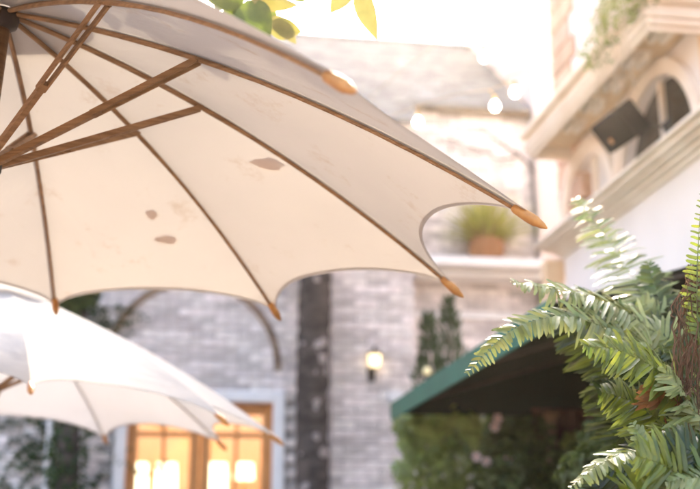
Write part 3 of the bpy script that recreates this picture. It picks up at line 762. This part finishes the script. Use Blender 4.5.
fern((690, 520), 2.6, 'yellow green fern with one orange withered frond at the right', [
    ([(712, 425), (680, 388), (650, 365), (618, 350), (584, 346)], (0, -.05, -.1, -.12, -.14), 42, 'fern_y', (-.1, -.8, .6)),
    ([(700, 480), (674, 440), (648, 412), (624, 398), (602, 392)], (0, 0, 0, 0, 0), 40, 'fern_y', (-.1, -.9, .5)),
    ([(664, 412), (660, 402), (655, 392), (648, 382)], (-.05, -.08, -.1, -.1), 22, 'dead', CAM),
    ([(708, 445), (694, 412), (680, 388), (662, 366)], (-.1, -.1, -.12, -.12), 36, 'fern_w', (-.2, -.5, 1)),
    ([(712, 470), (692, 428), (678, 400), (665, 375)], (.1, .1, .1, .1), 44, 'fern', CAM),
    ([(716, 430), (704, 395), (692, 365), (672, 340)], (.12, .1, .1, .1), 42, 'fern', CAM),
    ([(722, 480), (702, 445), (680, 425), (652, 412)], (.05, .05, .05, .05), 42, 'fern', CAM),
    ([(696, 505), (672, 468), (650, 446), (620, 438)], (.15, .15, .15, .15), 44, 'fern_d', CAM),
    ([(726, 450), (714, 415), (702, 385), (688, 348)], (.2, .2, .2, .2), 42, 'fern_w', UPC),
    ([(724, 440), (712, 405), (704, 380), (700, 345)], (.05, .05, .05, .05), 34, 'fern', CAM),
    ([(690, 480), (676, 445), (660, 425), (640, 410)], (.1, .1, .1, .1), 42, 'fern', CAM),
    ([(730, 500), (710, 470), (696, 440), (684, 415)], (-.1, -.1, -.1, -.1), 38, 'fern_y', UPC),
], (612, 705, 345, 450, 12))
fern((660, 530), 2.35, 'low fern with pale drooping fronds at the bottom right corner', [
    ([(680, 500), (660, 466), (632, 452), (600, 464), (570, 488)], (0, -.02, -.05, -.08, -.1), 27, 'fern_w', (-.3, -.5, 1)),
    ([(672, 492), (660, 464), (646, 445), (632, 422)], (0, 0, -.02, -.02), 21, 'fern_w', UPC),
    ([(708, 500), (684, 478), (662, 464), (636, 456)], (-.1, -.12, -.14, -.16), 46, 'fern_y', (-.1, -1, .2)),
    ([(728, 492), (708, 466), (690, 450), (664, 442)], (-.1, -.1, -.1, -.1), 40, 'fern', (-.1, -1, .4)),
    ([(636, 525), (640, 500), (650, 480), (668, 462)], (-.12, -.12, -.12, -.12), 36, 'fern_y', (-.1, -1, .2)),
    ([(736, 505), (715, 485), (695, 478), (665, 482)], (-.15, -.15, -.15, -.15), 38, 'fern_w', UPC),
    ([(610, 535), (605, 510), (600, 490), (588, 470)], (.1, .1, .1, .1), 36, 'fern_d', CAM),
    ([(720, 525), (702, 480), (692, 440), (690, 400)], (.2, .2, .2, .2), 42, 'fern', CAM),
    ([(680, 525), (668, 495), (650, 478), (622, 470)], (.12, .12, .12, .12), 42, 'fern', CAM),
    ([(700, 530), (684, 495), (678, 465), (674, 430)], (.16, .16, .16, .16), 42, 'fern', CAM),
], (590, 705, 430, 485, 10))
# upright fern growing out of a root ball at the right edge
hb_ = at(702, 345, 2.5); HB = Vector((hb_.x, hb_.y, 1.38))
hf = thing('fern', 'upright bright green fern on a fibrous root stump at the right edge', 'fern', HB, 'ferns in the planter')
for i, (pts, wpx, m) in enumerate(((([(699, 345), (697, 300), (698, 250), (702, 192)]), 20, 'fern_y'), (([(704, 345), (712, 300), (722, 260), (735, 225)]), 22, 'fern_y'),
                               (([(702, 345), (694, 315), (692, 290), (690, 262)]), 15, 'fern'))):
    frond(hf, HB, [at(*p, 2.5 + .03 * i) for p in pts], wpx * 2.5 / 1130, m, (-.25, -1, .15), spacing=.0135, seedk=40 + i, start=.02, droop=.12, fwd=.3)
t = MB(); rr = random.Random(3)
for k in range(46):
    x = rr.uniform(676, 708); pts = [at(690 + rr.uniform(-4, 14), 262 + rr.uniform(0, 30), 2.52 + rr.uniform(-.02, .04))]
    for yy in (300, 330, 370, 430): pts.append(at(x + rr.uniform(-9, 9), yy + rr.uniform(-8, 8), 2.52 + rr.uniform(-.03, .05)))
    pts.append(Vector((HB.x + rr.uniform(-.04, .04), HB.y + rr.uniform(-.04, .06), 1.38)))
    t.tube([p_ + Vector((rr.uniform(-.006, .006), rr.uniform(-.006, .006), rr.uniform(-.004, .004))) for p_ in spline(pts, 22)], rr.uniform(.0006, .0019), 5)
t.build('root_stump', 'root', hf, HB)

# ------------------------------------------------------------------ bushes and shrubs under and behind the awning
def bush(name, label, cat, base, clumps, n, size, m, group=None, stems=3, asp=.5, seedk=0, fill=.4):
    """leafy shrub in courtyard axes: stems plus clumps of leaves"""
    b = Vector(base); r = thing(name, label, cat, b, group, yard=True)
    t = MB(); rr = random.Random(seedk)
    for c, rad in clumps: leaf_cloud(t, c, rad, n, size, rr.randint(0, 9999), fill=fill, asp=asp)
    t.build('foliage', m, r, b)
    t = MB()
    for c, rad in clumps[:stems]:
        c = Vector(c); t.tube(spline([b + Vector((rr.uniform(-.04,.04), rr.uniform(-.04,.04), 0)), b.lerp(c, .5) + Vector((rr.uniform(-.08,.08), rr.uniform(-.08,.08), .05)), c], 8), [.014 - .001*i for i in range(9)], 6)
    t.build('stem', 'vine', r, b)
    return r
def cl(px, py, w, r): return (at_w(px, py, w), (r, r, r))
bush('leafy_bush', 'bright green feathery bush below the far corner of the awning', 'bush', (1.75, 8.5, 0),
     [cl(425, 445, 8.5, .22), cl(455, 430, 8.4, .22), cl(480, 440, 8.3, .19), cl(430, 482, 8.3, .26), cl(470, 480, 8.3, .26), cl(408, 425, 8.5, .12), cl(500, 425, 8.5, .14), cl(445, 408, 8.6, .14)], 420, .085, 'bush', 'bushes under the awning', seedk=1, asp=.35)
bush('leafy_bush', 'dark shaded bush with pale blossoms deep under the awning', 'bush', (2.2, 6.9, 1.38),
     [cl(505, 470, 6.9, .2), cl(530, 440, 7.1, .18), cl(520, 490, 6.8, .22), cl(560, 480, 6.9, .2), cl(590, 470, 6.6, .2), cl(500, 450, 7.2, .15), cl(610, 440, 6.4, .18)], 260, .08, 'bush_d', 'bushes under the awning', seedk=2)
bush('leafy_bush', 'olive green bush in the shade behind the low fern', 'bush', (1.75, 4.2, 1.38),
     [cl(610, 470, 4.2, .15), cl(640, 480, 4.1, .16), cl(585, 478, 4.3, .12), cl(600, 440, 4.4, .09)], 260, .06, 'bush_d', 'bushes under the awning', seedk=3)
bush('leafy_bush', 'mid green bush with yellowish leaves between bright bush and tan post', 'bush', (2.15, 7.25, 1.38),
     [cl(520, 450, 7.2, .13), cl(505, 480, 7.1, .15), cl(535, 475, 7.1, .13), cl(575, 445, 7.0, .10), cl(590, 485, 6.6, .14)], 150, .07, 'bush', 'bushes under the awning', seedk=9, asp=.4)
b = at(452, 500, 8.1); b.z = 0
ff = thing('fern', 'feathery pale green fern beside the pier below the awning corner', 'fern', b, 'ferns in the planter')
for i, (px, py, cx, cy) in enumerate(((396, 424, 420, 428), (402, 452, 424, 450), (418, 410, 430, 430), (446, 404, 446, 440), (474, 414, 462, 440), (392, 470, 420, 470), (430, 420, 440, 450), (486, 440, 470, 455), (405, 437, 430, 445))):
    frond(ff, b, [b, at(450, 489, 8.1), at(cx, cy, 8.05), at(px, py, 8.0)], .17, 'fern_p', (rr.uniform(-.4, .4), -1, rr.uniform(.2, .9)), spacing=.03, seedk=60 + i, start=.72, pw=.25)
bush('leafy_bush', 'deep shaded hedge closing the gap behind the tan post', 'bush', (2.3, 8.0, 0),
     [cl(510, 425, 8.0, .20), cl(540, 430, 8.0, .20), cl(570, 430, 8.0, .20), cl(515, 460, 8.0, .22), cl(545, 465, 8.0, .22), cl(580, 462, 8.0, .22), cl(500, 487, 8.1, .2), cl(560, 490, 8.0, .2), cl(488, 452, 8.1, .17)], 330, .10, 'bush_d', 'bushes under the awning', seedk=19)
rr = random.Random(5)
FD = ['pale pink blossom highest in the dark bush', 'pale pink blossom in the middle of the dark bush', 'pale blossom beside the bright feathery bush', 'small pale blossom at the edge of the dark bush', 'lowest pale blossom under the awning']
for k, (px, py) in enumerate(((497, 419), (486, 462), (476, 457), (508, 458), (494, 427))):
    c = at_w(px, py, 6.85); b0 = c
    fl = thing('blossom', FD[k], 'flower', c, 'pale blossoms under the awning', yard=True)
    t = MB()
    for j in range(6):
        a = j * math.pi / 3; d_ = Vector((math.cos(a), -.5, math.sin(a))).normalized(); s_ = Vector((-math.sin(a), 0, math.cos(a)))
        t.add([c, c + d_*.022 + s_*.016, c + d_*.042, c + d_*.022 - s_*.016], [(0,1,2,3)])
    t.build('petals', 'petal', fl, b0)
    t = MB(); t.lathe([(0, 0), (.008, .003), (0, .010)], c, 8, axis=(0, -1, 0)); t.build('centre', 'brass', fl, b0)
    t = MB(); t.tube([c + Vector((0, .004, 0)), c + Vector((.03, .1, -.12))], .002, 5); t.build('stem', 'vine', fl, b0)
# post and red panel in the shade below the awning
p = at_w(552, 440, 7.45); PO = Vector((p.x, 7.45, 1.38))
po = thing('wooden_post', 'pale tan wooden post standing in the shade under the awning', 'post', PO, yard=True)
t = MB(); t.bbox((p.x, 7.45, (1.38 + 2.44)/2), (.06, .06, 2.44 - 1.38), bev=.006); t.build('shaft', 'post', po, PO)
t = MB(); t.bbox((p.x, 7.45, 2.455), (.09, .09, .026), bev=.005); t.build('cap', 'post', po, PO)
PN = Vector((2.6, 7.62, 1.38))
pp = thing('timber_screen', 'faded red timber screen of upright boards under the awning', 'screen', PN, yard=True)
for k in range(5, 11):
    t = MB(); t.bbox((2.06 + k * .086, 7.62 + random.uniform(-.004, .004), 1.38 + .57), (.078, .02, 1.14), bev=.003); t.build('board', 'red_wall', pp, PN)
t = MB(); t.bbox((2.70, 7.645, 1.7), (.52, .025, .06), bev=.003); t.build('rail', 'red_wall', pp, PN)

# two slim cypresses in front of the recessed wall
def cypress(px, pytop, w, rad, label, seedk):
    top = at_w(px, pytop, w); b = Vector((top.x, w, 0)); r = thing('cypress', label, 'tree', b, 'slim cypresses by the wall', yard=True)
    rr = random.Random(seedk); t = MB()
    for k in range(1900):
        s = rr.random() ** .8; z = .5 + s * (top.z - .5); a = rr.uniform(0, 6.283); lump = 1 + .25*math.sin(5*a + 7*z) + .2*math.sin(11*z + 2*a)
        R0 = rad * min(1, (1 - s) * 2.6 + .07) * rr.uniform(.55, 1.05) * lump
        p = Vector((top.x + R0*math.cos(a), w + R0*math.sin(a), z)); d_ = Vector((math.cos(a)*.5 + rr.uniform(-.4,.4), math.sin(a)*.5 + rr.uniform(-.4,.4), 1)).normalized()
        s_ = d_.cross(Vector((rr.uniform(-1,1), rr.uniform(-1,1), .1))).normalized(); L = rr.uniform(.05, .11)
        t.add([p, p + d_*L*.5 + s_*L*.16, p + d_*L, p + d_*L*.5 - s_*L*.16], [(0,1,2,3)])
    t.build('crown', 'cypress', r, b)
    t = MB(); t.tube([b, (top.x, w, top.z * .5), (top.x, w, top.z - .15)], [.05, .035, .008], 8); t.build('trunk', 'vine', r, b)
cypress(428, 318, 9.6, .21, 'shorter of the two slim cypresses behind the awning', 11)
cypress(449, 301, 9.8, .26, 'taller of the two slim cypresses behind the awning', 12)

# ------------------------------------------------------------------ pot of grass on the ledge
p = at_w(487, 272, WB - .27); PZ = 4.412
PP = Vector((p.x, WB - .27, PZ))
gp = thing('potted_grass', 'round terracotta pot with a spiky tuft of yellowish grass on the ledge', 'potted plant', PP, yard=True)
t = MB(); t.lathe([(0, 0), (.11, 0), (.15, .03), (.19, .10), (.19, .16), (.175, .20), (.185, .21), (.185, .235), (.165, .235), (.155, .20), (0, .19)], (0, 0, 0), 24); t.build('pot', 'terracotta', gp)
for nm, n, L0, m, low, sd0 in (('dry_blades', 220, .36, 'drygrass', -.5, 3), ('blades', 420, .72, 'grass', .35, 4)):
    t = MB(); rr = random.Random(sd0)
    for k in range(n):
        a = rr.uniform(0, 6.283); el = rr.uniform(low * .5, 1.5); L = L0 * rr.uniform(.6, 1.1)
        d_ = Vector((math.cos(a)*math.cos(el), math.sin(a)*math.cos(el), math.sin(el))); s_ = Vector((-math.sin(a), math.cos(a), 0)) * .009
        b0 = Vector((math.cos(a)*.08*rr.random(), math.sin(a)*.08*rr.random(), .19)); p1 = b0 + d_*L*.55; p2 = b0 + d_*L + Vector((0, 0, -.12*L))
        t.add([b0 - s_, b0 + s_, p1 + s_*.8, p1 - s_*.8, p2], [(0,1,2,3),(3,2,4)])
    t.build(nm, m, gp)

# ------------------------------------------------------------------ trunks against the back wall
u0, u1 = at_w(297, 400, 10.55).x, at_w(329, 400, 10.55).x
TC = Vector(((u0+u1)/2, 10.5, 0)); rad = (u1 - u0) / 2
tr = thing('palm_tree', 'dark straight palm trunk with pale lichen patches against the brick wall', 'tree', TC, yard=True)
t = MB(); rr = random.Random(8); pts = []; rd = []
for k in range(75):
    z = k * .075; pts.append((TC.x + .012*math.sin(z*1.7), TC.y, z)); rd.append(rad * (1.0 + (.05 if k % 2 else -.02) + rr.uniform(-.03, .03)))
t.tube(pts, rd, 18); t.build('trunk', 'trunk', tr, TC)
t = MB()
for k in range(60):
    z = rr.uniform(1.6, 5.2); a = rr.uniform(-1.5, 1.5)
    if rr.random() < .45: a = rr.choice((.9, -.75)) + rr.uniform(-.2, .2)
    s = rr.uniform(.03, .085); nrm = Vector((math.sin(a), -math.cos(a), 0)); ct = Vector((TC.x, TC.y, z)) + nrm * (rad * 1.045)
    sd = Vector((math.cos(a), math.sin(a), 0)); n = 9
    ring_ = [ct + sd*math.cos(2*math.pi*j/n)*s*rr.uniform(.6,1)*.8 + Vector((0,0,1))*math.sin(2*math.pi*j/n)*s*rr.uniform(.7,1.1) - nrm*.014 for j in range(n)]
    t.add([ct + nrm*.006] + ring_, [(0, 1 + j, 1 + (j+1) % n) for j in range(n)], True)
tag(t.build('lichen_patches', 'lichen', tr, TC), kind='stuff')
for k in range(9):
    a = k * 2.4; d_ = Vector((math.cos(a), math.sin(a) * .35 - .2, 0))
    frond(tr, TC, [Vector((TC.x, TC.y, 5.5)), Vector((TC.x, TC.y, 5.6)) + d_*.3, Vector((TC.x, TC.y, 5.35)) + d_*.6, Vector((TC.x, TC.y, 4.9)) + d_*.7], .22, 'fern_d', (0, 0, 1), spacing=.035, seedk=k, pw=.15, start=.2)

iv = at_w(68, 460, 10.6); IB = Vector((iv.x, 10.6, 0))
it = thing('ivy_tree', 'dark trunk wrapped in green ivy at the far left of the wall', 'tree', IB, yard=True)
t = MB(); t.tube([(IB.x, 10.6, 0), (IB.x + .03, 10.6, 1.6), (IB.x - .02, 10.6, 2.8), (IB.x + .03, 10.6, 3.9)], [.13, .115, .10, .07], 12); t.build('trunk', 'trunk', it, IB)
t = MB(); rr = random.Random(21)
for k in range(1500):
    z = rr.uniform(1.2, 4.0); a = rr.uniform(-2.4, 2.4); den = .5 + .5*math.sin(z*4.1 + a*1.7)
    if rr.random() > .35 + .65*den: continue
    R0 = .125 + rr.uniform(0, .09)*den
    leaf_cloud(t, (IB.x + R0*math.sin(a), 10.6 - R0*math.cos(a), z), (.03, .03, .03), 1, .06, k, fill=0, asp=.9)
for k in range(84):                          # runners creeping sideways over the bricks
    z = rr.uniform(1.7, 3.95); sg = rr.choice((-1, 1))
    if k > 50: z, sg = rr.uniform(1.7, 2.75), -1
    p = Vector((IB.x + sg*.1, WB - .05, z)); dz = rr.uniform(-.02, .02); n = rr.randint(8, 34)
    for j in range(n):
        dz = max(-.03, min(.03, dz + rr.uniform(-.012, .011))); p = p + Vector((sg * rr.uniform(.012, .034), rr.uniform(-.004, .004), dz))
        p.y = min(WB - .02, max(WB - .09, p.y))
        leaf_cloud(t, p, (.022, .02, .03), rr.choice((1, 1, 2)), rr.uniform(.03, .065), k * 50 + j, fill=0, asp=.85)
t.build('ivy', 'ivy', it, IB)
t = MB()
for px, py, r_, n in ((72, 300, .16, 520), (84, 296, .16, 420), (62, 312, .14, 300), (80, 284, .18, 400)):
    leaf_cloud(t, at_w(px, py, 10.55), (r_, r_*.8, r_), n, .07, n, fill=.2, asp=.7)
t.build('crown', 'bush_d', it, IB)

# white downpipe on the wall
p = at_w(48, 460, WB - .16); DP = Vector((p.x, WB - .16, 0))
dp = thing('downpipe', 'white metal downpipe on the wall below the white umbrella', 'downpipe', DP, yard=True)
t = MB(); t.tube([(p.x, WB - .16, 0), (p.x, WB - .16, 4.6)], .031, 14); t.build('pipe', 'white', dp, DP)
for z in (1.2, 2.9, 4.3):
    t = MB(); t.lathe([(.033, -.02), (.038, -.02), (.038, .02), (.033, .02)], (p.x, WB - .16, z), 14); t.bbox((p.x, WB - .08, z), (.05, .15, .03), bev=.004); t.build('clamp', 'white', dp, DP)

# wall lantern on the pier
p = at_w(375, 362, WP - .14); LB = Vector((p.x, WP, p.z))
wl = thing('wall_lantern', 'lit wall lantern glowing warmly on the brick pier', 'lantern', LB, yard=True); wl.scale = (.8, .8, .8)
x, y, z = p.x, WP - .14, p.z + .02
t = MB(); t.lathe([(.052, -.085), (.085, .075)], (x, y, z), 6, smooth=False); t.build('glass', 'lantern_glass', wl, LB)
t = MB(); t.lathe([(.11, .075), (.105, .088), (.05, .135), (.02, .15), (.012, .18), (0, .19)], (x, y, z), 6, smooth=False)
t.lathe([(0, -.115), (.03, -.11), (.055, -.088), (.055, -.083), (0, -.082)], (x, y, z), 6, smooth=False)
for j in range(6):
    a = 2*math.pi*j/6; e = Vector((1, 0, 0)); ax_ = Vector((0, 0, 1)); e1 = ax_.orthogonal().normalized(); e2 = ax_.cross(e1); dd = e1*math.cos(a) + e2*math.sin(a)
    t.tube([Vector((x, y, z - .085)) + dd*.055, Vector((x, y, z + .075)) + dd*.088], .005, 5)
t.build('cage', 'iron', wl, LB)
t = MB(); t.tube(spline([(x, y, z - .11), (x, y, z - .17), (x - .01, y + .06, z - .21), (x - .02, WP - .005, z - .16)], 12), .010, 8); t.bbox((x - .02, WP - .012, z - .16), (.09, .02, .17), bev=.006); t.build('bracket', 'iron', wl, LB)
# small white junction box and garden light
p = at_w(396, 397, WP - .04); JB = Vector((p.x, WP - .02, p.z))
jb = thing('junction_box', 'small white box fixed low on the pier beside the awning corner', 'box', JB, yard=True)
t = MB(); t.bbox(JB + Vector((0, -.02, 0)), (.15, .05, .11), bev=.01); t.build('housing', 'white', jb, JB)
t = MB(); t.bbox(JB + Vector((0, -.048, 0)), (.12, .008, .085), bev=.003); t.build('cover', 'white', jb, JB)
p = at_w(427, 371, 9.2); GB = Vector((p.x, 9.2, 0))
gl_ = thing('garden_light', 'small round yellow garden light on a stake before the cypresses', 'light', GB, yard=True)
t = MB(); t.lathe([(0, -.036), (.022, -.03), (.035, -.007), (.035, .009), (.022, .03), (0, .036)], p, 16); t.build('globe', 'globe_glass', gl_, GB)
t = MB(); t.tube([(p.x, 9.2, 0), (p.x, 9.2, p.z - .045)], .012, 8); t.build('stake', 'iron', gl_, GB)

# bare vine on the recessed wall
VB = Vector((at_w(545, 250, WB - .03).x, WB - .03, 4.42))
vn = thing('bare_vine', 'leafless brown vine creeping up the pale brick under the gutter', 'vine', VB, yard=True)
def vpath(px, r0, nm='stem'):
    t = MB(); P = spline([at_w(a, b, WB - .035) for a, b in px], 24)
    P = [p + Vector((random.uniform(-.012,.012), random.uniform(-.012,.012), random.uniform(-.012,.012))) for p in P]
    t.tube(P, [r0 * (1 - .7*i/24) for i in range(25)], 6); t.build(nm, 'vine', vn, VB)
vpath([(549, 268), (546, 220), (547, 185), (545, 160), (540, 140)], .022)
vpath([(546, 190), (525, 160), (505, 146), (488, 134), (476, 128)], .014, 'branch')
vpath([(520, 155), (500, 160), (480, 150), (455, 142), (430, 132)], .010, 'branch')
vpath([(545, 165), (552, 150), (548, 132), (556, 120)], .010, 'branch')

# ------------------------------------------------------------------ string lights
def string_lights(pts, bulbs, label, blabels):
    """cable through pts (world), lamp holders and bulbs hanging from it"""
    b = pts[0]; r = thing('string_light_cable', label, 'cable', b, 'string light cables')
    t = MB(); P = spline(pts, 60); t.tube(P, .003, 6); t.build('cable', 'cable', r, b)
    for k, (px, py, y) in enumerate(bulbs):
        c = at(px, py, y); near = min(P, key=lambda q: (q - c).length)
        bl = MB(); bl.lathe([(0, -.034), (.016, -.030), (.028, -.012), (.028, .004), (.018, .024), (.012, .034)], c, 16); bo = bl.build('bulb', 'bulb', r, b)
        t = MB(); t.lathe([(.0, .072), (.010, .070), (.013, .06), (.014, .03), (.0, .03)], c, 12); t.tube([c + Vector((0, 0, .07)), near], .003, 5); t.build('lamp_holder', 'brass', bo, b)
A1 = wd((UW - .02, 7.9, 5.35)); 
string_lights([wd((1.0, 10.2, 5.3)), at(418, 106, 6.4), at(495, 88, 6.2), at(515, 74, 6.1), A1], [(418, 122, 6.4), (495, 106, 6.2), (515, 92, 6.1)],
              'string light cable with three glowing bulbs hung to the stucco corner', None)
string_lights([wd((1.6, 10.35, 5.9)), at(440, 42, 6.9), at(484, 36, 6.6), wd((UW - .02, 7.6, 6.3))], [(484, 57, 6.6)], 'higher string light cable with a single glowing bulb', None)

# ------------------------------------------------------------------ trailing plant on the balcony
HP = Vector((2.70, 6.0, 4.782))
hp = thing('trailing_plant', 'sparse trailing plant with dry tendrils hanging over the balcony edge', 'plant', HP, yard=True)
t = MB(); t.bbox((2.75, 6.1, 4.88), (.20, .80, .20), bev=.015); part(t, 'trough', 'mould', hp, HP)
t = MB(); rr = random.Random(31)
for k in range(26):
    u = UO - .05 + rr.uniform(-.03, .05); w = rr.uniform(5.5, 6.4)
    drop = rr.uniform(.05, .38)
    leaf_cloud(t, (u, w, 4.92 - drop*.6), (.08, .09, .15), 22, .05, k, fill=0, asp=.5)
for k in range(10): leaf_cloud(t, (2.72, 5.7 + k*.09, 5.07), (.09, .09, .10), 40, .055, 70 + k, fill=0)
t.build('foliage', 'hang', hp, HP)
t.__init__()
for k in range(16):
    u = UO - .07 + rr.uniform(-.04, .03); w = rr.uniform(5.5, 6.3); z1 = 4.80 - rr.uniform(.2, .75)
    t.tube(spline([(2.70, w, 4.97), (u + .0, w, 4.90), (u, w + rr.uniform(-.03,.03), (4.7 + z1)/2), (u + rr.uniform(-.03,.03), w + rr.uniform(-.04,.04), z1)], 10), .0035, 5)
part(t, 'tendrils', 'tendril', hp, HP)

# ------------------------------------------------------------------ leafy branch reaching over the near umbrella
TRB = Vector((-3.6, 4.2, 0))
ltr = thing('leafy_tree', 'tree branch with large green and yellowing leaves above the near umbrella', 'tree', TRB)
t = MB(); t.tube(spline([TRB, TRB + Vector((.1, 0, 1.6)), TRB + Vector((.05, -.05, 3.2)), TRB + Vector((.3, -.1, 4.4))], 14), [.16 - .007*i for i in range(15)], 14); t.build('trunk', 'trunk', ltr, TRB)
knot = at(250, -6, 2.9); k2 = at(352, -22, 3.0)
t = MB(); t.tube(spline([TRB + Vector((.25, -.1, 4.1)), Vector((-2.2, 3.6, 3.95)), Vector((-1.0, 3.2, 3.55)), knot + Vector((-.05, .02, .06)), knot], 24), [.045 - .0017*i for i in range(25)], 8)
t.tube(spline([knot + Vector((-.3, .12, .2)), knot + Vector((.05, .1, .12)), k2], 12), .005, 6); t.build('limb', 'vine', ltr, TRB)
t = MB(); rr = random.Random(77)
for k in range(60):
    while True:
        q3 = Vector((rr.uniform(-1, 1), rr.uniform(-1, 1), rr.uniform(-1, 1)))
        if q3.length < 1: break
    c = Vector((-2.3 + 2.3*q3.x, 4.3 + 2.0*q3.y, 6.6 + 1.1*q3.z))
    leaf_cloud(t, c, (.62, .62, .42), 95, .14, 500 + k, fill=.2, asp=.55)
for k in range(34):
    while True:
        q3 = Vector((rr.uniform(-1, 1), rr.uniform(-1, 1), rr.uniform(-1, 1)))
        if q3.length < 1: break
    leaf_cloud(t, Vector((-1.0 + 1.8*q3.x, 1.5 + 2.1*q3.y, 5.9 + .6*q3.z)), (.62, .62, .42), 150, .14, 900 + k, fill=.2, asp=.55)
t.build('crown', 'leaf', ltr, TRB)  # unseen crown, placed and thickened to block sky light from the umbrellas
t = MB(); top = TRB + Vector((.3, -.1, 4.35))
for k in range(7):
    a = k * .9; e = Vector((-2.3 + 1.6*math.cos(a), 4.3 + 1.4*math.sin(a), 6.4 + .4*math.sin(3*a)))
    t.tube(spline([top, top.lerp(e, .5) + Vector((0, 0, .35)), e], 10), [.055 - .0045*i for i in range(11)], 8)
for e in (Vector((-1.0, 2.0, 5.9)), Vector((-.1, 2.9, 6.0)), Vector((-2.2, 1.6, 5.8))):
    t.tube(spline([top, top.lerp(e, .5) + Vector((0, 0, .5)), e], 10), [.05 - .004*i for i in range(11)], 8)
t.build('boughs', 'vine', ltr, TRB)
def tleaf(px0, px1, y, wid, m, roll=0.0, dy=0.0):
    """one leaf from its stalk end to its point"""
    a, b_ = at(*px0, y), at(*px1, y + dy); d_ = (b_ - a); L = d_.length; d_.normalize()
    vw = (EYE - a).normalized(); nz_ = (vw - d_*vw.dot(d_)).normalized(); nz_ = Quaternion(d_, roll) @ nz_; sx_ = d_.cross(nz_)
    mb = leaf_mesh(L, wid * y / 1130, .3, .12, 8, .012)
    mx_ = Matrix((sx_, d_, nz_)).transposed()
    mb.v = [a + mx_ @ v for v in mb.v]
    return mb.build('leaf', m, ltr, TRB)
tleaf((247, 0), (264, 48), 2.90, 46, 'leaf', .2)
tleaf((250, -2), (298, 8), 2.88, 22, 'leaf_y', .5)
tleaf((268, 26), (302, 32), 2.95, 26, 'leaf_y', .1, .02)
tleaf((246, -2), (208, 3), 2.92, 24, 'leaf', -.3)
tleaf((240, 0), (222, 22), 2.95, 20, 'leaf', .5)
tleaf((236, -12), (196, -4), 2.97, 24, 'leaf', .2)
tleaf((244, 4), (236, 30), 2.97, 24, 'leaf', -.4)
tleaf((254, 0), (276, 16), 2.98, 26, 'leaf', .6)
tleaf((228, -14), (216, 12), 2.99, 24, 'leaf', .1)
tleaf((272, 16), (296, 42), 2.97, 20, 'leaf_y', -.3)
tleaf((190, -18), (176, 6), 2.95, 22, 'leaf', .3)
tleaf((258, -10), (300, -22), 2.9, 26, 'leaf', .2)
tleaf((282, -12), (318, -2), 2.92, 22, 'leaf', .4)
tleaf((358, -14), (375, 38), 3.0, 26, 'leaf_y', .3)
tleaf((352, -14), (330, 12), 3.0, 24, 'leaf_y', .2)
tleaf((362, -18), (398, -6), 3.02, 22, 'leaf', .2)
tleaf((345, -20), (312, -8), 2.98, 24, 'leaf', .1)
t.__init__(); t.tube(spline([knot + Vector((.02, 0, .01)), at(262, 10, 2.93), at(268, 26, 2.95)], 6), .002, 5); t.tube(spline([knot + Vector((-.3, .12, .2)), at(210, -25, 2.95), at(190, -18, 2.95)], 6), .003, 5)
t.build('twig', 'vine', ltr, TRB)

# ------------------------------------------------------------------ sunlit haze volume added to stand in for lens flare
hz = MB(); hz.box((-160, -160, -1), (160, 160, 12.5)); hz_m = bpy.data.materials.new('flare_haze_air'); hz_m.use_nodes = True
hn = hz_m.node_tree.nodes; hn.clear(); hv = hn.new('ShaderNodeVolumePrincipled'); ho = hn.new('ShaderNodeOutputMaterial')
hv.inputs['Color'].default_value = (1.0, 0.90, 0.78, 1); hv.inputs['Density'].default_value = 0.0009; hv.inputs['Anisotropy'].default_value = 0.8
hz_m.node_tree.links.new(hv.outputs[0], ho.inputs['Volume'])
tag(hz.build('flare_haze', hz_m), kind='stuff')
